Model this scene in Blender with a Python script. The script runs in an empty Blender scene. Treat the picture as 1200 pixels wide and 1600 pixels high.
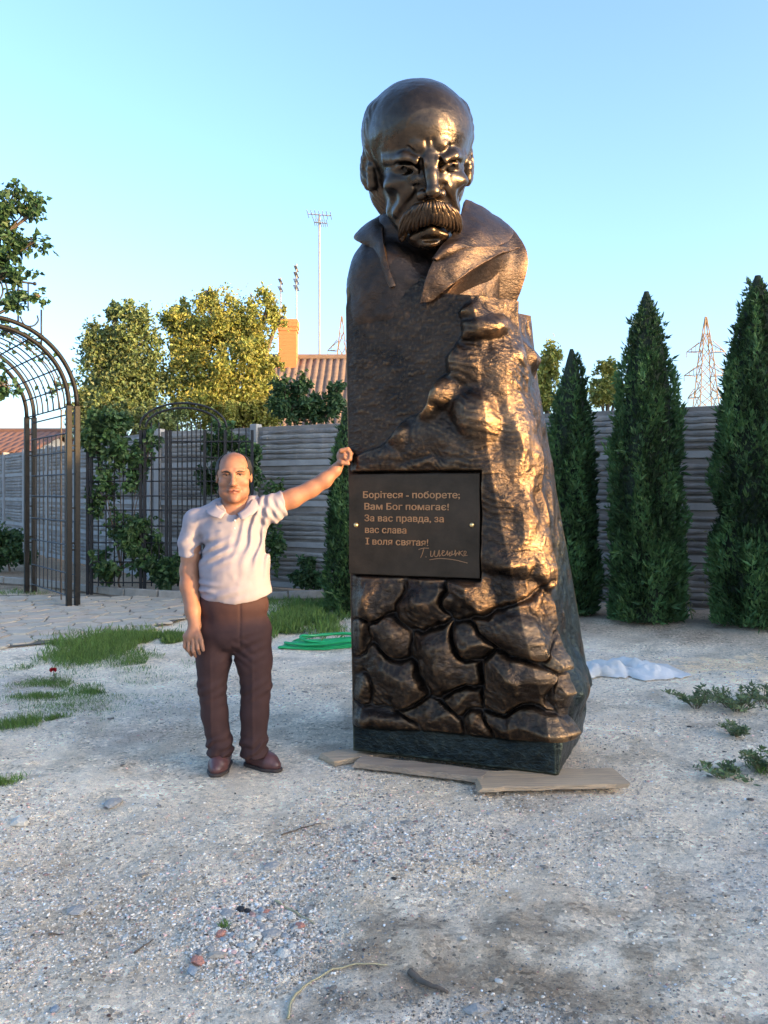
import bpy, math, random
import numpy as np
from mathutils import Vector, Matrix

# ------------------------------------------------------------------ camera, sky, sun, exposure
scene = bpy.context.scene
COL = scene.collection
F_PX, HORIZON, CAM_H = 1300.0, 770.0, 1.5          # focal length and horizon row in a 1200 x 1600 frame

cam_data = bpy.data.cameras.new('camera')
cam_data.sensor_fit = 'VERTICAL'
cam_data.sensor_height = 36.0
cam_data.lens = 36.0 * F_PX / 1600.0
cam_data.shift_y = -(800.0 - HORIZON) / 1600.0
cam_data.clip_start = 0.05
cam_data.clip_end = 3000.0
cam = bpy.data.objects.new('camera', cam_data)
COL.objects.link(cam)
cam.location = (0, 0, CAM_H)
cam.rotation_euler = (math.radians(90), 0, 0)
scene.camera = cam

SUN_AZ, SUN_EL = math.radians(116.0), math.radians(8.0)   # azimuth clockwise from +Y
sun_dir = Vector((math.sin(SUN_AZ) * math.cos(SUN_EL), math.cos(SUN_AZ) * math.cos(SUN_EL), math.sin(SUN_EL)))
world = bpy.data.worlds.new('World')
scene.world = world
world.use_nodes = True
wn = world.node_tree.nodes
wl = world.node_tree.links
sky = wn.new('ShaderNodeTexSky')
sky.sky_type = 'NISHITA'
sky.sun_disc = False
sky.sun_elevation = SUN_EL
sky.sun_rotation = SUN_AZ
sky.air_density = 0.75
sky.dust_density = 3.2
sky.ozone_density = 2.2
wn['Background'].inputs['Strength'].default_value = 0.15
wl.new(sky.outputs['Color'], wn['Background'].inputs['Color'])

sun_data = bpy.data.lights.new('sun', 'SUN')
sun_data.energy = 2.0
sun_data.angle = math.radians(0.6)
sun_data.color = (1.0, 0.60, 0.22)
sun = bpy.data.objects.new('sun', sun_data)
COL.objects.link(sun)
sun.location = (30, -25, 20)
sun.rotation_euler = sun_dir.to_track_quat('Z', 'Y').to_euler()

scene.view_settings.view_transform = 'Standard'
scene.view_settings.look = 'None'
scene.view_settings.gamma = 1.0
scene.view_settings.exposure = 2.55
scene.view_settings.use_curve_mapping = False

# ------------------------------------------------------------------ helpers: places
rng = np.random.default_rng(7)
random.seed(7)

def at(px, py, Y):
    """world point at depth Y seen at photograph pixel (px, py)"""
    return np.array([(px - 600.0) / F_PX * Y, Y, CAM_H - (py - HORIZON) / F_PX * Y])

def on_ground(px, py, z=0.0):
    Y = F_PX * (CAM_H - z) / (py - HORIZON)
    return np.array([(px - 600.0) / F_PX * Y, Y, z])

def V(a):
    return Vector((float(a[0]), float(a[1]), float(a[2])))

# ------------------------------------------------------------------ helpers: noise
def _hash(ix, iy, iz, seed):
    h = (ix.astype(np.int64) * 374761393 + iy.astype(np.int64) * 668265263 + iz.astype(np.int64) * 2147483647 + seed * 1442695041) & 0xFFFFFFFF
    h = ((h ^ (h >> 13)) * 1274126177) & 0xFFFFFFFF
    h = ((h ^ (h >> 16)) * 2246822519) & 0xFFFFFFFF
    return ((h ^ (h >> 15)) & 0xFFFFFF).astype(np.float64) / 0xFFFFFF

def vnoise(x, y, z=0.0, seed=0):
    x, y, z = np.broadcast_arrays(np.asarray(x, float), np.asarray(y, float), np.asarray(z, float))
    ix, iy, iz = np.floor(x), np.floor(y), np.floor(z)
    fx, fy, fz = x - ix, y - iy, z - iz
    ux, uy, uz = fx*fx*(3-2*fx), fy*fy*(3-2*fy), fz*fz*(3-2*fz)
    r = 0
    for dx in (0, 1):
        for dy in (0, 1):
            for dz in (0, 1):
                w = (ux if dx else 1-ux) * (uy if dy else 1-uy) * (uz if dz else 1-uz)
                r = r + w * _hash(ix+dx, iy+dy, iz+dz, seed)
    return r * 2 - 1

def fbm(x, y, z=0.0, oct=4, seed=0, gain=0.5):
    a, s, f = 1.0, 0.0, 1.0
    for o in range(oct):
        s = s + a * vnoise(np.asarray(x)*f, np.asarray(y)*f, np.asarray(z)*f, seed + o*17)
        a *= gain; f *= 2.03
    return s

def smooth(a, b, x):
    t = np.clip((np.asarray(x, float) - a) / (b - a), 0, 1)
    return t*t*(3-2*t)

# ------------------------------------------------------------------ helpers: meshes and objects
def mesh_np(name, verts, faces, cols=None, smooth_shade=False):
    """faces: array n x k or a list of such arrays"""
    verts = np.ascontiguousarray(verts, dtype=np.float32).reshape(-1, 3)
    if isinstance(faces, np.ndarray):
        faces = [faces]
    faces = [np.asarray(f, dtype=np.int32) for f in faces if len(f)]
    me = bpy.data.meshes.new(name)
    me.vertices.add(len(verts))
    me.vertices.foreach_set('co', verts.ravel())
    loops = np.concatenate([f.ravel() for f in faces])
    sizes = np.concatenate([np.full(len(f), f.shape[1], np.int32) for f in faces])
    starts = np.concatenate([[0], np.cumsum(sizes)[:-1]]).astype(np.int32)
    me.loops.add(len(loops))
    me.loops.foreach_set('vertex_index', loops)
    me.polygons.add(len(sizes))
    me.polygons.foreach_set('loop_start', starts)
    me.polygons.foreach_set('use_smooth', np.full(len(sizes), bool(smooth_shade)))
    if cols is not None:
        at_ = me.color_attributes.new('tint', 'FLOAT_COLOR', 'POINT')
        c = np.ones((len(verts), 4), np.float32)
        c[:, :3] = cols
        at_.data.foreach_set('color', c.ravel())
    me.update(calc_edges=True)
    return me

def link(name, me, mat=None, parent=None):
    o = bpy.data.objects.new(name, me)
    COL.objects.link(o)
    if mat is not None and me is not None:
        if len(me.materials) == 0:
            me.materials.append(mat)
    if parent is not None:
        adopt(o, parent)
    return o

ROOTLOC = {}
def adopt(o, parent):
    o.parent = parent
    l = Vector((0, 0, 0))
    p = parent
    while p is not None:
        l = l + ROOTLOC.get(p.name, Vector((0, 0, 0)))
        p = None
    o.matrix_parent_inverse = Matrix.Translation(-l)

def tag(o, label=None, cat=None, group=None, kind=None):
    if label: o['label'] = label
    if cat: o['category'] = cat
    if group: o['group'] = group
    if kind: o['kind'] = kind
    return o

def thing(name, loc, label, cat, group=None):
    o = bpy.data.objects.new(name, None)
    COL.objects.link(o)
    o.empty_display_size = 0.2
    o.location = V(loc)
    ROOTLOC[o.name] = V(loc)
    return tag(o, label, cat, group)

def rebase(o, loc):
    """move a mesh object's origin to loc without moving its shape"""
    o.data.transform(Matrix.Translation(-V(loc)))
    o.location = V(loc)
    ROOTLOC[o.name] = V(loc)
    return o

class MB:
    """collects simple solids into one mesh"""
    def __init__(s):
        s.v, s.f, s.n = [], {}, 0
    def add(s, verts, faces):
        verts = np.asarray(verts, float).reshape(-1, 3)
        s.v.append(verts)
        for f in faces:
            s.f.setdefault(len(f), []).append([i + s.n for i in f])
        s.n += len(verts)
    def box(s, c, size, R=None):
        c = np.asarray(c, float); h = np.asarray(size, float) / 2
        v = np.array([[x, y, z] for x in (-1, 1) for y in (-1, 1) for z in (-1, 1)], float) * h
        if R is not None:
            v = v @ np.asarray(R, float).T
        s.add(v + c, [(0,1,3,2), (4,6,7,5), (0,4,5,1), (2,3,7,6), (0,2,6,4), (1,5,7,3)])
    def tube(s, pts, r, n=8, closed=False, cap=True):
        pts = np.asarray(pts, float)
        m = len(pts)
        r = np.broadcast_to(np.asarray(r, float), (m,))
        if closed:
            t = np.roll(pts, -1, 0) - np.roll(pts, 1, 0)
        else:
            t = np.gradient(pts, axis=0)
        t /= np.linalg.norm(t, axis=1)[:, None] + 1e-12
        up = np.array([0, 0, 1.0]) if abs(t[0][2]) < 0.9 else np.array([1.0, 0, 0])
        a = np.cross(t[0], up); a /= np.linalg.norm(a)
        vs = []
        ang = np.arange(n) / n * 2 * np.pi + np.pi / n
        for i in range(m):
            a = a - t[i] * np.dot(a, t[i]); a /= np.linalg.norm(a) + 1e-12
            b = np.cross(t[i], a)
            vs.append(pts[i] + r[i] * (np.cos(ang)[:, None] * a + np.sin(ang)[:, None] * b))
        vs = np.concatenate(vs)
        fs = []
        for i in range(m if closed else m - 1):
            j = (i + 1) % m
            for k in range(n):
                l = (k + 1) % n
                fs.append((i*n+k, i*n+l, j*n+l, j*n+k))
        s.add(vs, fs)
        if cap and not closed:
            b0 = s.n - m*n
            s.f.setdefault(n, []).append([b0 + k for k in range(n)][::-1])
            s.f.setdefault(n, []).append([b0 + (m-1)*n + k for k in range(n)])
    def ball(s, c, r, n=10):
        c = np.asarray(c, float); r = np.broadcast_to(np.asarray(r, float), (3,))
        vs, fs = [], []
        m = n // 2
        for i in range(m + 1):
            th = math.pi * i / m
            for k in range(n):
                ph = 2 * math.pi * k / n
                vs.append((math.sin(th)*math.cos(ph), math.sin(th)*math.sin(ph), math.cos(th)))
        for i in range(m):
            for k in range(n):
                l = (k+1) % n
                fs.append((i*n+k, (i+1)*n+k, (i+1)*n+l, i*n+l))
        s.add(np.array(vs) * r + c, fs)
    def mesh(s, name, smooth_shade=False):
        return mesh_np(name, np.concatenate(s.v), [np.array(f) for f in s.f.values()], smooth_shade=smooth_shade)
    def build(s, name, mat, parent=None, smooth_shade=False, bevel=0):
        o = link(name, s.mesh(name, smooth_shade), mat, parent)
        if bevel:
            add_bevel(o, bevel)
        return o

def add_bevel(o, w, seg=2):
    m = o.modifiers.new('bevel', 'BEVEL')
    m.width = w; m.segments = seg; m.limit_method = 'ANGLE'; m.angle_limit = math.radians(40)
    return o

def curve_pts(ctrl, n=40, closed=False):
    """Catmull-Rom through control points"""
    c = np.asarray(ctrl, float)
    if closed:
        c = np.concatenate([c[-1:], c, c[:2]])
    else:
        c = np.concatenate([2*c[:1]-c[1:2], c, 2*c[-1:]-c[-2:-1]])
    segs = len(c) - 3
    out = []
    per = max(2, n // segs)
    for i in range(segs):
        p0, p1, p2, p3 = c[i:i+4]
        for t in np.arange(per) / per:
            out.append(0.5*((2*p1) + (p2-p0)*t + (2*p0-5*p1+4*p2-p3)*t*t + (3*p1-p0-3*p2+p3)*t**3))
    if not closed:
        out.append(c[-2])
    return np.array(out)

# ------------------------------------------------------------------ helpers: procedural materials
MATS = {}
def mat(name, col, rough=0.7, metal=0.0, col2=None, scale=8.0, detail=6.0, bump=0.0, bscale=None, tint=False,
        spec=0.5, stretch=None, contrast=0.25, sss=0.0, trans=0.0, coord='Object', rvar=0.0, bdist=0.02):
    """Principled material, base colour varied by noise between col and col2, optional noise bump"""
    if name in MATS:
        return MATS[name]
    m = bpy.data.materials.new(name)
    m.use_nodes = True
    nt = m.node_tree; N = nt.nodes; L = nt.links
    b = N['Principled BSDF']
    b.inputs['Roughness'].default_value = rough
    b.inputs['Metallic'].default_value = metal
    b.inputs['Specular IOR Level'].default_value = spec
    tc = N.new('ShaderNodeTexCoord')
    mp = N.new('ShaderNodeMapping')
    L.new(tc.outputs[coord], mp.inputs['Vector'])
    if stretch:
        mp.inputs['Scale'].default_value = stretch
    if col2 is None:
        col2 = tuple(c * 0.7 for c in col)
    nz = N.new('ShaderNodeTexNoise')
    nz.inputs['Scale'].default_value = scale; nz.inputs['Detail'].default_value = detail
    nz.inputs['Roughness'].default_value = 0.62
    L.new(mp.outputs['Vector'], nz.inputs['Vector'])
    rp = N.new('ShaderNodeValToRGB')
    rp.color_ramp.elements[0].position = 0.5 - contrast; rp.color_ramp.elements[0].color = (*col2, 1)
    rp.color_ramp.elements[1].position = 0.5 + contrast; rp.color_ramp.elements[1].color = (*col, 1)
    L.new(nz.outputs['Fac'], rp.inputs['Fac'])
    out = rp.outputs['Color']
    if tint:
        ca = N.new('ShaderNodeVertexColor'); ca.layer_name = 'tint'
        mx = N.new('ShaderNodeMix'); mx.data_type = 'RGBA'; mx.blend_type = 'MULTIPLY'
        mx.inputs['Factor'].default_value = 1.0
        L.new(out, mx.inputs[6]); L.new(ca.outputs['Color'], mx.inputs[7])
        out = mx.outputs[2]
    L.new(out, b.inputs['Base Color'])
    if rvar:
        mr = N.new('ShaderNodeMapRange')
        mr.inputs['To Min'].default_value = rough - rvar; mr.inputs['To Max'].default_value = rough + rvar
        L.new(nz.outputs['Fac'], mr.inputs['Value'])
        L.new(mr.outputs['Result'], b.inputs['Roughness'])
    if bump:
        nb = N.new('ShaderNodeTexNoise')
        nb.inputs['Scale'].default_value = bscale or scale * 3; nb.inputs['Detail'].default_value = 8
        L.new(mp.outputs['Vector'], nb.inputs['Vector'])
        bp = N.new('ShaderNodeBump')
        bp.inputs['Strength'].default_value = bump; bp.inputs['Distance'].default_value = bdist
        L.new(nb.outputs['Fac'], bp.inputs['Height'])
        L.new(bp.outputs['Normal'], b.inputs['Normal'])
    if sss:
        b.inputs['Subsurface Weight'].default_value = sss
        b.inputs['Subsurface Radius'].default_value = (1.0, 0.35, 0.2)
        b.inputs['Subsurface Scale'].default_value = 0.01
    if trans:   # thin leaf: part of the light passes through
        tr = N.new('ShaderNodeBsdfTranslucent')
        L.new(out, tr.inputs['Color'])
        ms = N.new('ShaderNodeMixShader'); ms.inputs['Fac'].default_value = trans
        L.new(b.outputs['BSDF'], ms.inputs[1]); L.new(tr.outputs['BSDF'], ms.inputs[2])
        L.new(ms.outputs['Shader'], N['Material Output'].inputs['Surface'])
    MATS[name] = m
    return m

# ------------------------------------------------------------------ helpers: sculpting by distance fields
class Vol:
    def __init__(s, lo, hi, h):
        s.lo = np.array(lo, float); s.h = h
        s.n = np.ceil((np.array(hi, float) - s.lo) / h).astype(int) + 1
        s.D = np.full(s.n, 1e3, np.float32)
        s.ax = [s.lo[i] + h * np.arange(s.n[i]) for i in range(3)]
    def region(s, lo, hi):
        i0 = np.clip(np.floor((np.asarray(lo) - s.lo) / s.h).astype(int), 0, s.n)
        i1 = np.clip(np.ceil((np.asarray(hi) - s.lo) / s.h).astype(int) + 1, 0, s.n)
        sl = tuple(slice(a, b) for a, b in zip(i0, i1))
        X, Y, Z = np.meshgrid(*[s.ax[i][sl[i]] for i in range(3)], indexing='ij', sparse=True)
        return sl, X, Y, Z
    def put(s, sl, d, k, op):
        a = s.D[sl]
        if a.size == 0:
            return
        if op == 'sub':
            d = -d
            if k:
                hh = np.clip(k - np.abs(a - d), 0, None) / k
                s.D[sl] = np.maximum(a, d) + hh*hh*k*0.25
            else:
                s.D[sl] = np.maximum(a, d)
        else:
            if k:
                hh = np.clip(k - np.abs(a - d), 0, None) / k
                s.D[sl] = np.minimum(a, d) - hh*hh*k*0.25
            else:
                s.D[sl] = np.minimum(a, d)
    def ell(s, c, r, k=0.0, op='add', R=None):
        c = np.asarray(c, float); r = np.broadcast_to(np.asarray(r, float), (3,))
        m = (r if R is None else np.full(3, r.max())) + k + 3*s.h
        sl, X, Y, Z = s.region(c - m, c + m)
        x, y, z = X - c[0], Y - c[1], Z - c[2]
        if R is not None:
            Ri = np.asarray(R, float).T
            x, y, z = (Ri[0,0]*x+Ri[0,1]*y+Ri[0,2]*z, Ri[1,0]*x+Ri[1,1]*y+Ri[1,2]*z, Ri[2,0]*x+Ri[2,1]*y+Ri[2,2]*z)
        k0 = np.sqrt((x/r[0])**2 + (y/r[1])**2 + (z/r[2])**2)
        k1 = np.sqrt((x/r[0]**2)**2 + (y/r[1]**2)**2 + (z/r[2]**2)**2) + 1e-9
        s.put(sl, k0*(k0-1)/k1, k, op)
    def cap(s, a, b, ra, rb=None, k=0.0, op='add', flat=None):
        """round cone from a to b; flat scales distances along the world depth axis"""
        a = np.asarray(a, float); b = np.asarray(b, float)
        rb = ra if rb is None else rb
        m = max(ra, rb) + k + 3*s.h
        lo = np.minimum(a, b) - m; hi = np.maximum(a, b) + m
        sl, X, Y, Z = s.region(lo, hi)
        fy = 1.0 if flat is None else flat
        ab = b - a
        abf = ab * np.array([1, fy, 1])
        t = np.clip(((X-a[0])*abf[0] + (Y-a[1])*fy*abf[1] + (Z-a[2])*abf[2]) / (abf @ abf), 0, 1)
        d = np.sqrt((X-a[0]-t*ab[0])**2 + ((Y-a[1]-t*ab[1])*fy)**2 + (Z-a[2]-t*ab[2])**2) - (ra + (rb-ra)*t)
        s.put(sl, d, k, op)
    def chain(s, pts, rs, k=0.0, op='add', flat=None):
        for i in range(len(pts)-1):
            s.cap(pts[i], pts[i+1], rs[i], rs[i+1], k, op, flat)
    def box(s, c, h, rnd=0.0, k=0.0, op='add', R=None):
        c = np.asarray(c, float); h = np.asarray(h, float)
        m = np.full(3, np.linalg.norm(h)) + rnd + k + 3*s.h
        sl, X, Y, Z = s.region(c - m, c + m)
        x, y, z = X - c[0], Y - c[1], Z - c[2]
        if R is not None:
            Ri = np.asarray(R, float).T
            x, y, z = (Ri[0,0]*x+Ri[0,1]*y+Ri[0,2]*z, Ri[1,0]*x+Ri[1,1]*y+Ri[1,2]*z, Ri[2,0]*x+Ri[2,1]*y+Ri[2,2]*z)
        qx, qy, qz = np.abs(x)-h[0]+rnd, np.abs(y)-h[1]+rnd, np.abs(z)-h[2]+rnd
        d = np.sqrt(np.clip(qx,0,None)**2 + np.clip(qy,0,None)**2 + np.clip(qz,0,None)**2) + np.minimum(np.maximum(np.maximum(qx,qy),qz),0) - rnd
        s.put(sl, d, k, op)
    def cut(s, p, n):
        """remove everything on the side the normal n points to"""
        n = np.asarray(n, float); n = n / np.linalg.norm(n)
        X, Y, Z = np.meshgrid(*s.ax, indexing='ij', sparse=True)
        s.D = np.maximum(s.D, ((X-p[0])*n[0] + (Y-p[1])*n[1] + (Z-p[2])*n[2]).astype(np.float32))
    def warp(s, fn, band=0.05):
        """add a displacement field near the surface"""
        idx = np.nonzero(np.abs(s.D) < band)
        p = [s.ax[i][idx[i]] for i in range(3)]
        s.D[idx] += fn(*p).astype(np.float32)
    def surface(s):
        D = s.D
        ins = D < 0
        c = np.zeros(s.n - 1, np.int8)
        n = s.n
        for i in (0, 1):
            for j in (0, 1):
                for k in (0, 1):
                    c += ins[i:n[0]-1+i, j:n[1]-1+j, k:n[2]-1+k]
        act = np.argwhere((c > 0) & (c < 8))
        vid = np.full(s.n - 1, -1, np.int32)
        vid[act[:,0], act[:,1], act[:,2]] = np.arange(len(act))
        P = np.zeros((len(act), 3)); W = np.zeros(len(act))
        cs = [(i,j,k) for i in (0,1) for j in (0,1) for k in (0,1)]
        for a in cs:
            for ax in range(3):
                if a[ax]:
                    continue
                b = list(a); b[ax] = 1
                da = D[act[:,0]+a[0], act[:,1]+a[1], act[:,2]+a[2]].astype(float)
                db = D[act[:,0]+b[0], act[:,1]+b[1], act[:,2]+b[2]].astype(float)
                x = (da < 0) != (db < 0)
                t = np.where(x, da / np.where(x, da - db, 1), 0)
                q = np.array(a, float)[None] + t[:, None] * (np.eye(3)[ax])[None]
                P[x] += q[x]; W[x] += 1
        verts = s.lo + (act + P / W[:, None]) * s.h
        quads = []
        for ax in range(3):
            u, v = (ax+1) % 3, (ax+2) % 3
            sa = [slice(None)]*3; sb = [slice(None)]*3
            sa[ax] = slice(0, -1); sb[ax] = slice(1, None)
            e = np.argwhere(ins[tuple(sa)] != ins[tuple(sb)])
            e = e[(e[:,u] > 0) & (e[:,v] > 0) & (e[:,u] < n[u]-1) & (e[:,v] < n[v]-1)]
            flip = ins[tuple(sa)][e[:,0], e[:,1], e[:,2]]
            def cell(du, dv):
                f = e.copy(); f[:,u] -= du; f[:,v] -= dv
                return vid[f[:,0], f[:,1], f[:,2]]
            q = np.stack([cell(1,1), cell(0,1), cell(0,0), cell(1,0)], 1)
            q[~flip] = q[~flip][:, ::-1]
            quads.append(q)
        q = np.concatenate(quads)
        q = q[(q >= 0).all(1)]
        return verts, q
    def build(s, name, mat_, parent=None, xf=None, cols=None, relax=1):
        v, q = s.surface()
        for _ in range(relax):      # light smoothing
            acc = np.zeros_like(v); cnt = np.zeros(len(v))
            for i in range(4):
                a, b = q[:, i], q[:, (i+1) % 4]
                np.add.at(acc, a, v[b]); np.add.at(cnt, a, 1)
                np.add.at(acc, b, v[a]); np.add.at(cnt, b, 1)
            v = 0.5*v + 0.5*acc/np.maximum(cnt, 1)[:, None]
        c = None if cols is None else cols(v)
        if xf is not None:
            v = xf(v)
        return link(name, mesh_np(name, v, q, c, True), mat_, parent)

def rot(ax, deg):
    return np.array(Matrix.Rotation(math.radians(deg), 3, ax))

# ================================================================== the setting: ground
def ground_z(x, y):
    x = np.asarray(x, float); y = np.asarray(y, float)
    z = 0.018*fbm(x*0.9, y*0.9, 0, 3, 401) + 0.008*fbm(x*3.5, y*3.5, 0, 3, 402)
    # bank of loose soil under the thujas, a low sand heap at the right, wheel ruts
    fl = 11.4 - 0.55*x
    bank = 0.10*smooth(2.6, 0.6, fl - y)*smooth(1.2, 2.4, x)
    z = z + bank*(1 + 0.3*fbm(x*2, y*2, 0, 3, 403)) - 0.014*(smooth(0.0, 1.0, y-6.2))*smooth(0.2, -0.8, x)
    z = z + 0.07*np.exp(-(((x-3.05)/0.75)**2 + ((y-6.5)/0.45)**2))
    z = z + 0.006*np.sin(x*6 + y*4 + 3*vnoise(x, y, 0, 5))*smooth(5.5, 4.0, y)
    z = z + (0.007*fbm(x*9, y*9, 0, 3, 404) + 0.004*fbm(x*24, y*24, 0, 2, 405))*smooth(8.0, 5.5, y)
    flat = np.exp(-(((x-0.5)/0.9)**4 + ((y-4.8)/0.7)**4)) + np.exp(-(((x+0.75)/0.35)**4 + ((y-4.5)/0.3)**4))
    z = z*(1 - np.clip(flat, 0, 1))
    fade = smooth(40, 20, np.hypot(x, y))
    return z*fade

def spread_axis(lo, hi, step, far):
    core = np.arange(lo, hi + step/2, step)
    g = step * 1.35**np.arange(1, 60)
    out = np.cumsum(g); out = out[out < far]
    return np.concatenate([(lo - out)[::-1], core, hi + out])

def ground_material():
    m = bpy.data.materials.new('gravelly_ground'); m.use_nodes = True
    nt = m.node_tree; N = nt.nodes; L = nt.links; b = N['Principled BSDF']
    b.inputs['Roughness'].default_value = 0.95; b.inputs['Specular IOR Level'].default_value = 0.2
    tc = N.new('ShaderNodeTexCoord')
    def noise(scale, detail=6, rough=.6, off=0):
        mp = N.new('ShaderNodeMapping'); mp.inputs['Location'].default_value = (off, off*.7, 0)
        L.new(tc.outputs['Object'], mp.inputs['Vector'])
        n = N.new('ShaderNodeTexNoise'); n.inputs['Scale'].default_value = scale; n.inputs['Detail'].default_value = detail; n.inputs['Roughness'].default_value = rough
        L.new(mp.outputs['Vector'], n.inputs['Vector']); return n.outputs['Fac']
    def ramp(fac, stops):
        r = N.new('ShaderNodeValToRGB'); e = r.color_ramp.elements
        while len(e) < len(stops): e.new(0.5)
        for i, (p, c) in enumerate(stops):
            e[i].position = p; e[i].color = (*c, 1)
        L.new(fac, r.inputs['Fac']); return r.outputs['Color']
    def mix(f, a, c, mode='MIX'):
        x = N.new('ShaderNodeMix'); x.data_type = 'RGBA'; x.blend_type = mode
        if isinstance(f, float): x.inputs['Factor'].default_value = f
        else: L.new(f, x.inputs['Factor'])
        for s, i in ((a, 6), (c, 7)):
            if isinstance(s, tuple): x.inputs[i].default_value = (*s, 1)
            else: L.new(s, x.inputs[i])
        return x.outputs[2]
    base = ramp(noise(1.6, 8, .65), [(0.30, (0.54, 0.43, 0.32)), (0.50, (0.76, 0.63, 0.475)), (0.70, (0.86, 0.73, 0.565))])
    sand = ramp(noise(0.7, 5, .6, 31), [(0.55, (0, 0, 0)), (0.70, (1, 1, 1))])
    base = mix(sand, base, (0.64, 0.55, 0.455))
    # grains
    vo = N.new('ShaderNodeTexVoronoi'); vo.inputs['Scale'].default_value = 62
    L.new(tc.outputs['Object'], vo.inputs['Vector'])
    sp = N.new('ShaderNodeSeparateColor'); L.new(vo.outputs['Color'], sp.inputs['Color'])
    grain = ramp(sp.outputs[0], [(0.0, (0.45, 0.45, 0.45)), (0.3, (1.0, 1.0, 1.0)), (0.8, (1.10, 1.10, 1.10)), (1.0, (1.7, 1.68, 1.65))])
    where = ramp(noise(3.0, 5, .6, 7), [(0.36, (0.15, 0.15, 0.15)), (0.62, (1, 1, 1))])
    g2 = mix(where, (1.0, 1.0, 1.0), grain)
    base = mix(1.0, base, g2, 'MULTIPLY')
    speck = ramp(noise(160, 3, .7, 3), [(0.28, (0.6, 0.6, 0.6)), (0.42, (1.05, 1.05, 1.05)), (0.74, (1.4, 1.4, 1.4))])
    base = mix(1.0, base, speck, 'MULTIPLY')
    # dark crumbs and damp dirt: stains with a shape of their own
    dk = ramp(noise(7.0, 10, .72, 13), [(0.60, (1, 1, 1)), (0.70, (0.52, 0.51, 0.50))])
    base = mix(1.0, base, dk, 'MULTIPLY')
    ca = N.new('ShaderNodeVertexColor'); ca.layer_name = 'tint'
    base = mix(1.0, base, ca.outputs['Color'], 'MULTIPLY')
    L.new(base, b.inputs['Base Color'])
    vh = N.new('ShaderNodeTexVoronoi'); vh.inputs['Scale'].default_value = 62; vh.feature = 'F1'
    L.new(tc.outputs['Object'], vh.inputs['Vector'])
    b1 = N.new('ShaderNodeBump'); b1.inputs['Strength'].default_value = 0.55; b1.inputs['Distance'].default_value = 0.012; b1.invert = True
    L.new(vh.outputs['Distance'], b1.inputs['Height'])
    b2 = N.new('ShaderNodeBump'); b2.inputs['Strength'].default_value = 1.0; b2.inputs['Distance'].default_value = 0.04
    L.new(noise(22, 9, .7, 9), b2.inputs['Height']); L.new(b1.outputs['Normal'], b2.inputs['Normal'])
    L.new(b2.outputs['Normal'], b.inputs['Normal'])
    return m

def make_ground():
    xs = spread_axis(-5.6, 5.2, 0.030, 900); ys = spread_axis(1.8, 5.2, 0.022, 900)
    ys = np.concatenate([ys[ys <= 5.2], np.arange(5.25, 11.0, .05), 11.0 + np.cumsum(.05*1.3**np.arange(1, 34))])
    X, Y = np.meshgrid(xs, ys)
    Z = ground_z(X, Y)
    idx = np.arange(X.size).reshape(X.shape)
    q = np.stack([idx[:-1,:-1], idx[:-1,1:], idx[1:,1:], idx[1:,:-1]], -1).reshape(-1, 4)
    # dirt colours: dark crumbly earth in front, soil of the bank, pale sand at the right
    t = np.ones(X.shape + (3,))
    def blend(mask, c):
        nonlocal t
        t = t*(1-mask[..., None]) + np.array(c)*mask[..., None]
    n = fbm(X*2.2, Y*2.2, 0, 4, 411); n2 = fbm(X*11, Y*11, 0, 3, 412)
    blend(.55*smooth(.25, .55, fbm(X*4.5, Y*4.5, 0, 4, 413)), (.62, .60, .57))
    blend(.6*smooth(.3, .6, fbm(X*1.3, Y*2.6, 0, 4, 414)), (1.16, 1.15, 1.13))
    for (px, py, rx, ry, k, c) in [(700,1500,260,70,.7,(.54,.51,.47)), (620,1560,200,50,.8,(.38,.36,.34)), (930,1560,200,60,.7,(.52,.47,.42)), (500,1565,150,36,.6,(.55,.53,.50)), (660,1450,150,14,.8,(.42,.41,.40)), (860,1530,60,40,.7,(.46,.42,.38)), (760,1590,120,12,.7,(.4,.39,.38)), (1060,1480,90,14,.5,(.55,.53,.5)), (360,1330,120,14,.5,(.62,.6,.58)), (900,1420,110,12,.6,(.58,.55,.52)), (160,1500,90,14,.5,(.6,.58,.56)),
                                   (700,1350,120,40,.7,(1.12,1.04,.92)), (40,1560,90,50,.7,(1.05,1.0,.94)), (700,1590,130,30,.6,(1.3,1.32,1.36)), (320,1160,130,26,.7,(.72,.69,.66)),
                                   (480,1150,90,26,.55,(.72,.7,.68)), (620,1230,170,24,.6,(.86,.83,.78)), (1160,1050,110,26,.9,(1.3,1.16,.96)), (870,1395,70,26,.5,(.75,.70,.65)), (60,1280,90,20,.6,(1.15,1.13,1.1)), (1000,1240,150,40,.5,(1.12,1.1,1.08))]:
        g = on_ground(px, py); sx = rx/F_PX*g[1]; sy = ry/(F_PX*CAM_H)*g[1]**2
        r = np.sqrt(((X-g[0])/sx)**2 + ((Y-g[1])/sy)**2)
        blend(k*smooth(1.25, 0.35, r + 0.55*n + .8*n2), c)
    fl = 11.4 - 0.55*X
    blend(0.8*smooth(2.4, 1.2, fl - Y + 0.3*n)*smooth(1.2, 2.0, X), (.62, .55, .50))
    blend(0.9*smooth(-0.15, 0.25, Y - 11.2 + 0.25*X + 0.2*n)*smooth(1.0, 0.0, X), (.35, .29, .24))
    blend(smooth(25, 60, np.hypot(X, Y)), (.35, .42, .25))
    o = link('ground', mesh_np('ground', np.stack([X, Y, Z], -1).reshape(-1, 3), q, t.reshape(-1, 3), True), ground_material())
    tag(o, 'grey trodden earth and gravel of the yard', 'ground', kind='structure')
    return o
ground = make_ground()

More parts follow.
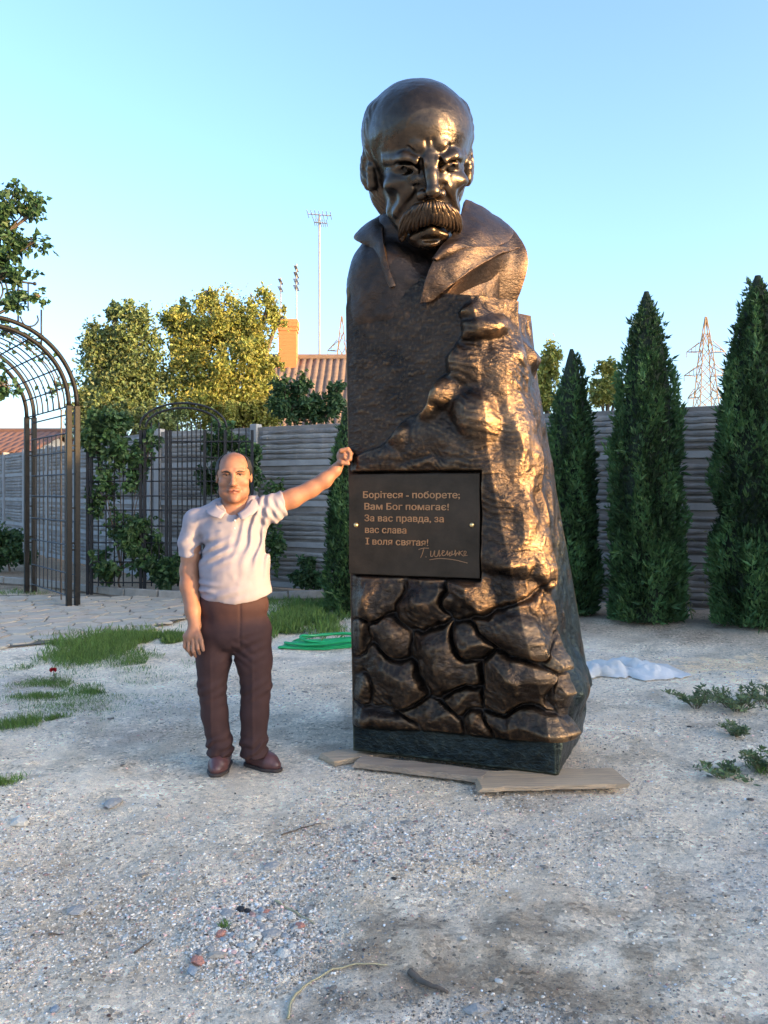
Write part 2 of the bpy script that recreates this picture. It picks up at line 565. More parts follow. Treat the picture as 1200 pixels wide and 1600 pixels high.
# ---- loose gravel, too fine to count
M_PEB = mat('pebbles', (1, 1, 1), 0.9, 0, (0.78, 0.77, 0.76), 60, tint=True, spec=0.25)
def ico():
    p = (1+5**.5)/2
    v = np.array([(-1,p,0),(1,p,0),(-1,-p,0),(1,-p,0),(0,-1,p),(0,1,p),(0,-1,-p),(0,1,-p),(p,0,-1),(p,0,1),(-p,0,-1),(-p,0,1)], float)
    v /= np.linalg.norm(v[0])
    f = np.array([(0,11,5),(0,5,1),(0,1,7),(0,7,10),(0,10,11),(1,5,9),(5,11,4),(11,10,2),(10,7,6),(7,1,8),(3,9,4),(3,4,2),(3,2,6),(3,6,8),(3,8,9),(4,9,5),(2,4,11),(6,2,10),(8,6,7),(9,8,1)])
    return v, f
def make_gravel():
    r = np.random.default_rng(5)
    iv, fi = ico()
    n = 80000
    px = r.uniform(-40, 1240, n*2); py = 1010 + (1640-1010)*r.random(n*2)**0.75
    Yd = F_PX*CAM_H/(py-HORIZON); X = (px-600)/F_PX*Yd
    dens = fbm(X*1.7, Yd*1.7, 0, 4, 421)
    blob = np.exp(-(((px-405)/75)**2 + ((py-1460)/55)**2))*2.2 + 0.5*np.exp(-(((px-560)/180)**2 + ((py-1330)/60)**2)) + 0.5*np.exp(-(((px-480)/200)**2 + ((py-1060)/30)**2))
    keep = r.random(n*2) < np.clip(0.34 + 0.60*dens + blob, 0.04, 1)
    keep &= ~((px < 310) & (py < 1045))
    X, Yd, px, py, blob = X[keep][:n], Yd[keep][:n], px[keep][:n], py[keep][:n], blob[keep][:n]
    n = len(X)
    size = (0.0020 + 0.0040*r.random(n)**4 + 0.004*np.clip(blob, 0, 1)*r.random(n)**1.5) * (0.75 + 0.11*Yd)
    size = np.minimum(size, 0.017)
    sc = size[:, None]*np.stack([r.uniform(.8, 1.5, n), r.uniform(.7, 1.2, n), r.uniform(.45, .85, n)], 1)
    clod = r.random(n) < .006
    sc[clod] *= r.uniform(1.6, 3.0, clod.sum())[:, None]*np.array([1.2, 1.0, .6])
    jit = r.uniform(.72, 1.2, (24, 12, 1))
    tpl = iv[None]*jit
    v = tpl[r.integers(0, 24, n)]*sc[:, None, :]
    a = r.uniform(0, 2*np.pi, n); c, s = np.cos(a)[:, None], np.sin(a)[:, None]
    x = v[..., 0]*c - v[..., 1]*s; y = v[..., 0]*s + v[..., 1]*c
    z = v[..., 2] + (ground_z(X, Yd) + sc[:, 2]*0.35)[:, None]
    P = np.stack([x + X[:, None], y + Yd[:, None], z], -1).reshape(-1, 3)
    F = (fi[None] + (np.arange(n)*12)[:, None, None]).reshape(-1, 3)
    dirt = np.zeros(n)
    for (qx, qy, rx, ry) in ((700,1500,230,70), (620,1560,170,50), (900,1560,190,60), (660,1450,130,18), (320,1160,130,26), (480,1150,90,26)):
        dirt = np.maximum(dirt, np.exp(-(((px-qx)/rx)**2 + ((py-qy)/ry)**2)**2))
    dirt = dirt*(r.random(n) < .7)
    g = np.clip(r.normal(.56, .21, n), .08, .95)
    g = g*(1 - .62*dirt)
    g = np.where(clod, g*.55, g)
    hue = r.random(n)
    col = np.stack([g*1.08, g*.93, g*.76], 1)
    col = np.where((hue < .05)[:, None], g[:, None]*np.array([1.25, .78, .66]), col)
    col = np.where(((hue > .05) & (hue < .15))[:, None], g[:, None]*np.array([.90, .95, .98]), col)
    col = np.where(((hue > .15) & (hue < .35))[:, None], g[:, None]*np.array([1.08, 1.0, .88]), col)
    o = link('gravel', mesh_np('gravel', P, F, np.repeat(col, 12, 0)), M_PEB)
    tag(o, 'loose grey gravel scattered over the trodden earth', 'gravel', kind='stuff')
make_gravel()

# ---- flagstone paving at the left
M_FLAG = [mat('flagstone_%s' % k, c, 0.85, 0, c2, 5, bump=0.35, bscale=25) for k, c, c2 in (
    ('buff', (0.58, 0.485, 0.37), (0.40, 0.33, 0.25)), ('grey', (0.50, 0.44, 0.35), (0.34, 0.295, 0.235)), ('rose', (0.57, 0.455, 0.345), (0.40, 0.31, 0.23)))]
M_JOINT = mat('joint_soil', (0.20, 0.17, 0.13), 0.95, 0, (0.10, 0.085, 0.065), 20, bump=0.5)
def pave_edge(X):
    """near edge of the paving (smaller Y is nearer the camera)"""
    return np.interp(X, [-7.0, -4.3, -3.4, -2.6, -2.3, -1.9], [7.3, 7.55, 8.2, 9.0, 10.2, 11.2])
def make_paving():
    r = random.Random(11)
    xs = np.linspace(-7.5, -1.9, 40); ne = pave_edge(xs)
    v = [(x, y, 0.012) for x, y in zip(xs, ne)] + [(x, 12.0 - 0.02*x, 0.012) for x in xs]
    f = [(i, i+1, len(xs)+i+1, len(xs)+i) for i in range(len(xs)-1)]
    pav = link('paving', mesh_np('paving', np.array(v) + [0, 0, -0.002], np.array(f)), M_JOINT)
    tag(pav, 'buff irregular flagstone paving beside the iron arbour', 'paving', kind='structure')
    seeds = []
    for j in range(19):
        for i in range(23):
            cx = -7.6 + (i + 0.5*(j % 2) + r.uniform(-.22, .22))*0.285; cy = 7.2 + (j + r.uniform(-.22, .22))*0.27
            seeds.append((cx, cy))
    S2 = np.array(seeds)
    n = 0
    for (cx, cy) in seeds:
        if cx > -2.0 or cy < pave_edge(cx) + 0.10 or cy > 11.85 or 600 + F_PX*cx/cy < -30 or n >= 299:
            continue
        poly = [np.array(p) for p in ((cx-.5, cy-.5), (cx+.5, cy-.5), (cx+.5, cy+.5), (cx-.5, cy+.5))]
        c = np.array([cx, cy])
        for q in S2[np.argsort(((S2-c)**2).sum(1))[1:14]]:      # clip by the bisector to each neighbour
            m = (c+q)/2; nn = (q-c)/np.linalg.norm(q-c)
            out = []
            for k in range(len(poly)):
                a_, b_ = poly[k], poly[(k+1) % len(poly)]
                da, db = (a_-m) @ nn, (b_-m) @ nn
                if da <= 0: out.append(a_)
                if (da <= 0) != (db <= 0): out.append(a_ + (b_-a_)*da/(da-db))
            poly = out
        if len(poly) < 3: continue
        h = 0.024 + r.uniform(-.005, .007)
        g = 0.93
        bot = [(*(c + (p-c)*g), 0.006) for p in poly]
        top = [(*(c + (p-c)*(g-.03)), h + r.uniform(-.002, .002)) for p in poly]
        k = len(poly)
        mb = MB()
        mb.add(bot + top, [tuple(range(k, 2*k))] + [(a_, (a_+1) % k, k+(a_+1) % k, k+a_) for a_ in range(k)])
        mb.build('flagstone', r.choice(M_FLAG), pav)
        n += 1
make_paving()

# ---- stone edging of the planting bed
M_KERB = mat('kerb_concrete', (0.36, 0.33, 0.29), 0.9, 0, (0.22, 0.20, 0.17), 7, bump=0.4)
def make_kerb():
    ctrl = [on_ground(-30, 908), on_ground(60, 915), on_ground(150, 926), on_ground(230, 934), on_ground(330, 937), on_ground(430, 936), on_ground(545, 933)]
    p = curve_pts(ctrl, 72)
    d = np.concatenate([[0], np.cumsum(np.linalg.norm(np.diff(p, axis=0), axis=1))])
    k = tag(thing('bed_edging', p[30]*[1, 1, 0], 'low curved concrete edging round the planting bed by the fence', 'edging'), kind='structure')
    L_ = 0.62
    r = random.Random(4)
    for i in range(int(d[-1]/L_)):
        s = np.linspace(i*L_ + 0.012, (i+1)*L_ - 0.012, 4)
        q = np.stack([np.interp(s, d, p[:, a]) for a in range(3)], 1)
        t = q[-1]-q[0]; t /= np.linalg.norm(t); nn = np.array([-t[1], t[0], 0])
        h = 0.11 + r.uniform(-.012, .012)
        v = []
        for a in q:
            v += [a - nn*.045, a + nn*.045, a + nn*.038 + [0, 0, h], a - nn*.038 + [0, 0, h]]
        fs = []
        for a in range(3):
            for b_ in range(4):
                c_ = (b_+1) % 4
                fs.append((a*4+b_, a*4+c_, a*4+4+c_, a*4+4+b_))
        fs += [(3,2,1,0), (12,13,14,15)]
        mb = MB(); mb.add(v, fs)
        mb.build('edging_stone', M_KERB, k, bevel=0.008)
make_kerb()

# ================================================================== concrete slab fence
M_CONC = mat('fence_concrete', (0.30, 0.275, 0.25), 0.9, 0, (0.13, 0.115, 0.10), 1.6, bump=0.4, bscale=30)
M_POST = mat('fence_post_concrete', (0.36, 0.355, 0.345), 0.9, 0, (0.25, 0.245, 0.24), 5, bump=0.3, bscale=30)
M_COUR = [mat('slate_course_%d' % i, c, 0.9, 0, tuple(x*.45 for x in c), 3, bump=0.7, bscale=26) for i, c in enumerate([(0.33,.31,.29),(0.27,.25,.235),(0.38,.36,.335)])]
PAN_H, BAY = 0.63, 2.06
def course_meshes():
    r = np.random.default_rng(21)
    out = []
    for k in range(15):
        n = 26; L_ = BAY - 0.20
        x = np.linspace(-L_/2, L_/2, n)
        h = r.uniform(.052, .072)
        top = h/2 + 0.011*fbm(x*4, x*0 + k, 0, 3, 500+k); bot = -h/2 + 0.011*fbm(x*4, x*0 + k, 0, 3, 600+k)
        out_d = 0.030 + 0.014*fbm(x*5, x*0 + k, 0, 3, 700+k)
        prof = []
        for i in range(n):
            e = 0.3 if i in (0, n-1) else 1
            prof.append([(x[i], 0.0, bot[i]), (x[i], -out_d[i]*0.75*e, bot[i]+.006), (x[i], -out_d[i]*e, (top[i]+bot[i])/2 + .004), (x[i], -out_d[i]*0.8*e, top[i]-.006), (x[i], 0.0, top[i])])
        v = np.array(prof).reshape(-1, 3)
        f = [(i*5+j, (i+1)*5+j, (i+1)*5+j+1, i*5+j+1) for i in range(n-1) for j in range(4)]
        me = mesh_np('stone_course', v, np.array(f))
        me.materials.append(M_COUR[k % 3])
        out.append(me)
    return out
COURSES = course_meshes()
def fence(p0, p1, height_panels, label, first_post=0.0):
    p0 = np.array(p0, float); p1 = np.array(p1, float)
    d = p1 - p0; ln = np.linalg.norm(d); d /= ln
    ang = math.atan2(d[1], d[0])
    root = thing('concrete_fence', (p0[0], p0[1], 0), label, 'fence')
    Rm = rot('Z', math.degrees(ang))
    nb = int(round(ln / BAY))
    r = random.Random(9)
    top = height_panels*PAN_H + 0.05
    for b_ in range(nb + 1):
        c = p0 + d*(b_*BAY)
        mb = MB()
        mb.box((c[0], c[1], top/2 + 0.01), (0.13, 0.15, top + 0.02), Rm)
        mb.build('post', M_POST, root, bevel=0.01)
        if b_ == nb: break
        cc = p0 + d*((b_+.5)*BAY)
        for k in range(height_panels):
            mb = MB()
            z0 = 0.02 + k*PAN_H
            mb.box((cc[0], cc[1], z0 + PAN_H/2), (BAY-0.10, 0.05, PAN_H-0.001), Rm)
            pn = mb.build('panel', M_CONC, root, bevel=0.006)
            nrm = np.array([-d[1], d[0]]); 
            if nrm @ (-cc) < 0: nrm = -nrm
            for c_ in range(6):
                o = link('stone_course', r.choice(COURSES), None, pn)
                zz = z0 + 0.155 + c_*0.0765
                pos = cc + nrm*0.022
                M4 = Matrix(Rm.tolist()).to_4x4()
                if (Rm @ np.array([0, -1, 0]))[:2] @ nrm < 0:
                    M4 = M4 @ Matrix.Rotation(math.pi, 4, 'Z')
                M4.translation = Vector((pos[0], pos[1], zz))
                o.matrix_basis = M4
            # plain rail along the panel foot
            mb = MB()
            q = cc + nrm*0.030
            mb.box((q[0], q[1], z0 + 0.052), (BAY-0.14, 0.022, 0.085), Rm)
            mb.build('panel_rail', M_POST, pn, bevel=0.006)
    return root
FY = lambda x: 12.12 - 0.55*x
fd = np.array([1, -0.55])/math.hypot(1, .55)
pA = np.array([-2.04, FY(-2.04)])
fence(pA - fd*BAY*1, pA + fd*BAY*4, 4, 'grey concrete fence with slate pattern running behind the monument and the conical thujas')
pC = pA - fd*BAY*1
fence(pC - np.array([6.1, -8.0])/math.hypot(6.1, 8)*BAY*8 - fd*0.16, pC - fd*0.16, 4, 'far concrete fence receding behind the iron arbour at the left')

# ================================================================== roofs behind the fence
M_TILE = mat('weathered_roof', (0.24, 0.16, 0.11), 0.85, 0, (0.13, 0.09, 0.07), 3, bump=0.3, bscale=14, stretch=(1, 1, 3))
M_PLAST = mat('house_plaster', (0.55, 0.50, 0.44), 0.9, 0, (0.44, 0.40, 0.35), 2, bump=0.2)
M_BRICK = mat('chimney_brick', (0.46, 0.17, 0.055), 0.9, 0, (0.45, 0.19, 0.075), 40, bump=0.3)
M_GLASS = mat('dark_window', (0.04, 0.05, 0.06), 0.12, 0, (0.03, 0.04, 0.05), 2)
M_TRIM = mat('white_trim', (0.72, 0.70, 0.66), 0.6, 0, (0.6, 0.58, 0.54), 4)
def ribbed_slope(name, a, b, c, dd, nrib, amp, mat_, parent):
    """roof slope a-b (eaves) to c-d (ridge: d above a, c above b) with ribs"""
    a, b, c, dd = map(np.asarray, (a, b, c, dd))
    n = nrib*6 + 1
    u = np.linspace(0, 1, n)
    nn = np.cross(b-a, dd-a); nn = nn/np.linalg.norm(nn)
    h = amp*np.abs(np.sin(u*nrib*np.pi))**0.7
    rows = []
    for k, t in enumerate(np.linspace(0, 1, 9)):
        e = a + (dd-a)*t; f_ = b + (c-b)*t
        rows.append(e[None] + (f_-e)[None]*u[:, None] + nn[None]*(h + 0.03*((k % 2)))[:, None])
    P = np.array(rows); nr, nc = P.shape[:2]
    idx = np.arange(nr*nc).reshape(nr, nc)
    q = np.stack([idx[:-1,:-1], idx[:-1,1:], idx[1:,1:], idx[1:,:-1]], -1).reshape(-1, 4)
    o = link(name, mesh_np(name, P.reshape(-1, 3), q, None, True), mat_, parent)
    s = o.modifiers.new('solid', 'SOLIDIFY'); s.thickness = 0.05
    return o
def gable_house(name, x0, x1, y0, y1, eave, ridge, label, roofm, chim=None, ribs=34):
    root = thing(name, ((x0+x1)/2, (y0+y1)/2, 0), label, 'house')
    ym = (y0+y1)/2
    mb = MB()
    mb.add([(x0,y0,0),(x1,y0,0),(x1,y1,0),(x0,y1,0),(x0,y0,eave),(x1,y0,eave),(x1,y1,eave),(x0,y1,eave),(x0,ym,ridge-.15),(x1,ym,ridge-.15)],
           [(0,1,5,4),(1,2,6,9,5),(2,3,7,6),(3,0,4,8,7),(3,2,1,0),(4,5,9,8),(8,9,6,7)])
    mb.build('wall', M_PLAST, root)
    e = 0.35; sl = (ridge-eave)/(ym-y0)
    rf = ribbed_slope('roof', (x0-e,y0-e,eave-e*sl), (x1+e,y0-e,eave-e*sl), (x1+e,ym,ridge), (x0-e,ym,ridge), ribs, 0.055, roofm, root)
    ribbed_slope('roof', (x1+e,y1+e,eave-e*sl), (x0-e,y1+e,eave-e*sl), (x0-e,ym,ridge), (x1+e,ym,ridge), ribs, 0.055, roofm, root)
    mb = MB(); mb.tube([(x0-e,ym,ridge+.05),(x1+e,ym,ridge+.05)], 0.10, 8)
    mb.build('ridge_cap', roofm, rf)
    for xx in np.linspace(x0+1, x1-1, max(2, int((x1-x0)/2))):
        mb = MB(); mb.box((xx, y0-0.02, 1.6), (1.0, 0.06, 1.2)); w = mb.build('window', M_TRIM, root)
        mb = MB(); mb.box((xx, y0-0.04, 1.6), (0.86, 0.06, 1.06)); mb.build('pane', M_GLASS, w)
    return root, rf
hs, rf = gable_house('tiled_house', -3.2, 2.6, 20.5, 27.5, 3.1, 5.35, 'house with weathered brown ribbed roof and orange brick chimney behind the fence', M_TILE)
def make_chimney(cx, cy, z0, z1, w, parent):
    ch = MB(); ch.box((cx, cy, (z0+z1)/2), (w-0.03, w-0.03, z1-z0-0.03))
    c = ch.build('chimney', mat('chimney_mortar', (0.42, 0.20, 0.09), 0.95), parent)
    # individual bricks, courses shifted by half
    bh = 0.105
    def brick(L_):
        mb = MB(); mb.box((0, 0, 0), (L_-0.002, w, bh-0.003)); m = mb.mesh('brick'); m.materials.append(M_BRICK); return m
    half, quarter = brick(w/2), brick(w/4)
    nc = int((z1-z0)/bh)
    for k in range(nc):
        f = 1 + (0.16 if k >= nc-2 else (0.08 if k == nc-3 else 0))
        row = [(-w/4, half), (w/4, half)] if k % 2 == 0 else [(-3*w/8, quarter), (0, half), (3*w/8, quarter)]
        for x, m in row:
            o = link('brick', m, None, c)
            o.matrix_basis = Matrix.Translation((cx + x*f, cy, z0 + (k+.5)*bh)) @ Matrix.Diagonal((f, f, 1, 1))
    return c
make_chimney(*at(450.5, 560, 23.6)[:2], 5.0, 6.40, 0.50, hs)
gable_house('low_house', -14.5, -10.6, 24.5, 29.5, 2.75, 3.45, 'low house with reddish roof just seen over the fence at the far left', mat('red_roof', (0.17, 0.085, 0.06), .85, 0, (0.11, 0.06, 0.05), 4, bump=.2), ribs=20)

# unseen house and garage added behind the camera, outline shaped to shade the yard
def shade_house():
    sd = np.array([math.sin(SUN_AZ), math.cos(SUN_AZ)]); ld = np.array([-sd[1], sd[0]])
    if ld[1] < 0: ld = -ld
    P = lambda t, l: sd*t + ld*l
    root = thing('added_shade_house', (*P(12, 9), 0), 'unseen house and garage added behind the camera to shade the yard', 'house')
    def prism(lat, h, t0, t1, name, m):
        v = []
        for t in (t0, t1):
            for l, hh in zip(lat, h): v.append((*P(t, l), hh))
            v.append((*P(t, lat[-1]), 0)); v.append((*P(t, lat[0]), 0))
        k = len(lat) + 2
        fs = [tuple(range(k)), tuple(range(2*k-1, k-1, -1))] + [(i, k+i, k+(i+1) % k, (i+1) % k) for i in range(k)]
        mb = MB(); mb.add(v, fs); return mb.build(name, m, root)
    prism([-9, 3.74, 4.33], [2.65, 2.61, 2.43], 10, 15, 'garage', M_PLAST)
    # stepped outline fitted to the wanted edge of the shade
    prism([4.33, 5.09, 6.5, 8.07, 9.2, 21], [2.43, 2.79, 3.6, 4.55, 5.9, 5.9], 10, 19, 'shade_wing', M_PLAST)
    # roof edge over the main wing
    prism([9.2, 15, 21], [5.9, 6.2, 5.9], 10.2, 18.8, 'roof', M_TILE)
    for l in (9, 12, 15, 18):
        for z in (1.6, 4.4):
            mb = MB(); c = P(9.99, l); mb.box((c[0], c[1], z), (0.08, 1.2, 1.4), rot('Z', math.degrees(math.atan2(sd[1], sd[0]))))
            w = mb.build('window', M_TRIM, root)
            mb = MB(); c = P(9.95, l); mb.box((c[0], c[1], z), (0.06, 1.02, 1.22), rot('Z', math.degrees(math.atan2(sd[1], sd[0]))))
            mb.build('pane', M_GLASS, w)
    mb = MB(); c = P(9.98, 1.0); mb.box((c[0], c[1], 1.15), (0.06, 2.6, 2.2), rot('Z', math.degrees(math.atan2(sd[1], sd[0]))))
    mb.build('garage_door', mat('garage_door', (.25, .2, .16), .6), root)
shade_house()

# ================================================================== the bronze monument
def bronze(name, dark, mid, hi, rough, bump, bscale, bdist=0.01, tint=False, point=True):
    m = bpy.data.materials.new(name); m.use_nodes = True
    nt = m.node_tree; N = nt.nodes; L = nt.links
    b = N['Principled BSDF']
    b.inputs['Metallic'].default_value = 0.88
    tc = N.new('ShaderNodeTexCoord')
    nz = N.new('ShaderNodeTexNoise'); nz.inputs['Scale'].default_value = 5.5; nz.inputs['Detail'].default_value = 9; nz.inputs['Roughness'].default_value = 0.7
    L.new(tc.outputs['Object'], nz.inputs['Vector'])
    rp = N.new('ShaderNodeValToRGB')
    rp.color_ramp.elements[0].position = 0.32; rp.color_ramp.elements[0].color = (*dark, 1)
    rp.color_ramp.elements[1].position = 0.72; rp.color_ramp.elements[1].color = (*mid, 1)
    L.new(nz.outputs['Fac'], rp.inputs['Fac'])
    out = rp.outputs['Color']
    if point:   # high points rubbed to bare metal
        ge = N.new('ShaderNodeNewGeometry')
        pr = N.new('ShaderNodeValToRGB')
        pr.color_ramp.elements[0].position = 0.50; pr.color_ramp.elements[0].color = (0, 0, 0, 1)
        pr.color_ramp.elements[1].position = 0.60; pr.color_ramp.elements[1].color = (1, 1, 1, 1)
        L.new(ge.outputs['Pointiness'], pr.inputs['Fac'])
        n2 = N.new('ShaderNodeTexNoise'); n2.inputs['Scale'].default_value = 14; n2.inputs['Detail'].default_value = 6
        L.new(tc.outputs['Object'], n2.inputs['Vector'])
        mu = N.new('ShaderNodeMath'); mu.operation = 'MULTIPLY'
        L.new(pr.outputs['Color'], mu.inputs[0]); L.new(n2.outputs['Fac'], mu.inputs[1])
        mx = N.new('ShaderNodeMix'); mx.data_type = 'RGBA'
        L.new(mu.outputs[0], mx.inputs['Factor']); L.new(out, mx.inputs[6]); mx.inputs[7].default_value = (*hi, 1)
        out = mx.outputs[2]
    if tint:
        ca = N.new('ShaderNodeVertexColor'); ca.layer_name = 'tint'
        mt = N.new('ShaderNodeMix'); mt.data_type = 'RGBA'; mt.blend_type = 'MULTIPLY'; mt.inputs['Factor'].default_value = 1
        L.new(out, mt.inputs[6]); L.new(ca.outputs['Color'], mt.inputs[7]); out = mt.outputs[2]
    L.new(out, b.inputs['Base Color'])
    mr = N.new('ShaderNodeMapRange'); mr.inputs['From Min'].default_value = 0.3; mr.inputs['From Max'].default_value = 0.7
    mr.inputs['To Min'].default_value = rough - 0.08; mr.inputs['To Max'].default_value = rough + 0.1
    L.new(nz.outputs['Fac'], mr.inputs['Value']); L.new(mr.outputs['Result'], b.inputs['Roughness'])
    nb = N.new('ShaderNodeTexNoise'); nb.inputs['Scale'].default_value = bscale; nb.inputs['Detail'].default_value = 5; nb.inputs['Roughness'].default_value = 0.6
    nb.inputs['Distortion'].default_value = 0.6
    mp = N.new('ShaderNodeMapping'); mp.inputs['Scale'].default_value = (0.7, 0.7, 1.3)
    L.new(tc.outputs['Object'], mp.inputs['Vector']); L.new(mp.outputs['Vector'], nb.inputs['Vector'])
    bp = N.new('ShaderNodeBump'); bp.inputs['Strength'].default_value = bump; bp.inputs['Distance'].default_value = bdist
    L.new(nb.outputs['Fac'], bp.inputs['Height']); L.new(bp.outputs['Normal'], b.inputs['Normal'])
    return m

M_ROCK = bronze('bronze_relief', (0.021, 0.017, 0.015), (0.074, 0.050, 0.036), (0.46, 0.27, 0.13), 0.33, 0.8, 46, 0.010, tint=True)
M_HEAD = bronze('bronze_smooth', (0.036, 0.029, 0.025), (0.085, 0.062, 0.046), (0.32, 0.20, 0.11), 0.30, 0.26, 24, 0.012)
M_COAT = bronze('bronze_coat', (0.027, 0.022, 0.020), (0.070, 0.049, 0.040), (0.32, 0.18, 0.10), 0.42, 0.6, 50, 0.008)
M_PLAQUE = bronze('bronze_plaque', (0.038, 0.029, 0.022), (0.080, 0.056, 0.040), (0.3, 0.18, 0.1), 0.45, 0.25, 50, 0.004, point=False)
M_LETTER = mat('gilt_copper', (0.50, 0.27, 0.14), 0.40, 0.8, (0.32, 0.16, 0.08), 20)
M_BOLT = mat('brass_bolt', (0.80, 0.62, 0.30), 0.28, 0.9, (0.65, 0.45, 0.2), 20)

ML = np.array([-0.19, 4.69]); ME1 = np.array([0.931, -0.3645]); ME2 = np.array([0.3645, 0.931])
def mw(u, v, z):
    """monument frame (u along the front, v into the block) to world"""
    u, v, z = np.broadcast_arrays(np.asarray(u, float), np.asarray(v, float), np.asarray(z, float))
    return np.stack([ML[0] + u*ME1[0] + v*ME2[0], ML[1] + u*ME1[1] + v*ME2[1], z], -1)

def front_uz(px, py):
    a = (px - 600.0) / F_PX
    u = (a * ML[1] - ML[0]) / (ME1[0] - a * ME1[1])
    Y = ML[1] + ME1[1] * u
    return u, CAM_H - (py - HORIZON) / F_PX * Y

monument = thing('bronze_monument', (0.45, 4.85, 0.05), 'tall bronze monument of a bald moustached man rising from a rocky block', 'monument')

def make_block():
    zk = [0.05, 0.18, 0.40, 0.80, 1.50, 2.10, 2.56]
    wfk = [1.150, 1.150, 1.10, 0.98, 0.82, 0.73, 0.70]
    wck = [1.158, 1.160, 1.16, 1.10, 1.01, 0.925, 0.87]
    vck = [0.012, 0.02, 0.06, 0.13, 0.20, 0.24, 0.24]
    wbk = [1.17, 1.18, 1.19, 1.14, 1.02, 0.93, 0.89]
    dk = [0.85, 0.86, 0.86, 0.84, 0.80, 0.72, 0.66]
    nz_ = 360
    z = np.concatenate([[0.05, 0.06], np.linspace(0.07, 2.56, nz_)])
    I = lambda k: np.interp(z, zk, k)[:, None]
    wf, wc, vc, wb, d = I(wfk), I(wck), I(vck), I(wbk), I(dk)
    lx = (0.02 - 0.05 * z / 2.6)[:, None]
    def seg(a, b, n, end=False):
        return np.linspace(0, 1, n, endpoint=end)[None, :]
    tF, tC, tS, tB, tL = seg(0,1,170), seg(0,1,56), seg(0,1,80), seg(0,1,26), seg(0,1,60)
    U = np.concatenate([lx + (wf-lx)*tF, wf + (wc-wf)*tC, wc + (wb-wc)*tS, wb + (lx+0.05-wb)*tB, lx+0.05 + (-0.05)*tL], 1)
    Vv = np.concatenate([0*wf + 0*tF, vc*tC, vc + (d-vc)*tS, d + 0*tB, d*(1-tL)], 1)
    part = np.concatenate([np.zeros(170), np.ones(56), np.full(80, 2), np.full(26, 3), np.full(60, 4)])[None, :] + 0*z[:, None]
    zt = np.concatenate([np.interp(tF[0], [0, .08, .5, .66, .78, 1], [2.68, 2.74, 2.74, 2.66, 2.58, 2.55]), np.full(56, 2.55), np.linspace(2.55, 2.52, 80), np.full(26, 2.56), np.full(60, 2.66)])[None, :]
    Z = z[:, None] + (zt - 2.56)*smooth(2.25, 2.56, z)[:, None]
    # running distance along the front and round the corner
    du = np.diff(U, axis=1, append=U[:, :1]); dv = np.diff(Vv, axis=1, append=Vv[:, :1])
    ln = np.sqrt(du**2 + dv**2)
    S = np.cumsum(ln, 1) - ln + lx
    # smooth outward normals
    k = 9
    tu = np.roll(U, -k, 1) - np.roll(U, k, 1); tv = np.roll(Vv, -k, 1) - np.roll(Vv, k, 1)
    tl = np.sqrt(tu**2 + tv**2) + 1e-9
    nu, nv = tv/tl, -tu/tl
    # ---- the rough face above the plaque and the rocks round it
    bpx = [(549,738),(552,716),(592,700),(612,680),(632,655),(662,645),(680,600),(702,585),(704,560),(728,520),(722,492),(738,470),(745,440)]
    bu, bz = zip(*[front_uz(*p) for p in bpx])
    o = np.argsort(bz)
    ub = np.interp(Z, np.array(bz)[o], np.array(bu)[o])
    ub = np.where(Z < 1.60, -0.1, ub)
    wob = 0.02*fbm(S*9, Z*9, 3.0, 3, 5)
    inrock = smooth(-0.012, 0.03, S + wob - ub)
    # stones: px, py, half sizes in px, turn, height in m
    stones = [(590,934,40,40,-12,.060),(668,938,36,46,4,.070),(737,932,42,34,24,.075),(570,990,18,32,14,.035),(611,996,27,38,-8,.060),
        (622,1058,52,38,28,.075),(700,1040,56,50,30,.085),(728,1096,36,34,34,.050),(744,1003,27,30,-15,.070),(802,990,64,30,30,.070),(808,1064,56,50,-6,.115),(572,1078,18,30,20,.035),
        (596,1118,58,20,4,.05),(684,1120,54,24,6,.045),(748,1124,26,24,0,.05),(830,1130,62,30,4,.075),(876,1072,22,30,20,.055),(868,1030,28,26,30,.055),
        (600,716,52,17,-14,.040),(630,680,19,24,20,.070),(664,692,30,40,12,.050),(692,618,29,20,-26,.100),(675,640,17,22,16,.080),(744,655,30,50,-20,.090),(703,692,27,48,-40,.040),
        (724,566,34,34,-30,.055),(740,708,56,24,40,.030),(650,729,120,10,0,.032),(764,508,40,17,-10,.090),(742,492,30,14,35,.045),
        (790,590,44,84,-4,.085),(806,690,40,92,-8,.100),(776,770,30,60,-16,.050),(808,800,34,88,-8,.080),(800,884,54,28,38,.075),(838,890,30,84,-6,.075),(774,850,26,44,14,.045),
        (850,960,28,66,-4,.065),(808,548,22,18,0,.075),(778,922,40,24,36,.060)]
    wu = 0.024*fbm(S*6, Z*6, 1.0, 2, 11); wz = 0.024*fbm(S*6, Z*6, 7.0, 2, 23)
    D = np.where(Z > 1.60, 0.012 + 0.026*fbm(S*4, Z*3, 13., 3, 15), -0.006 + 0.010*fbm(S*7, Z*7, 13., 3, 16))
    for (px, py, rx, ry, an, h) in stones:
        u0, z0 = front_uz(px, py)
        c, s_ = math.cos(math.radians(an)), math.sin(math.radians(an))
        a = (S + wu - u0) * 268; b = -(Z + wz - z0) * 286
        q = (np.abs((a*c + b*s_)/(rx*1.06))**2.6 + np.abs((-a*s_ + b*c)/(ry*1.06))**2.6)**(1/2.6)
        # faceted top: a plane tilted to its own side plus a steep rim
        tilt = 0.30*h*np.sin(u0*37+z0*11)*(a/rx) + 0.25*h*np.cos(u0*17+z0*29)*(b/ry)
        rs = random.Random(int(px*7+py))
        fac = np.ones_like(q)
        for kk in range(5):             # facets struck off the stone
            aa = rs.uniform(0, 6.28); sl = rs.uniform(.8, 1.5); of = rs.uniform(.75, 1.15)
            fac = np.minimum(fac, of + .35 - sl*(np.cos(aa)*a/rx + np.sin(aa)*b/ry)*.75)
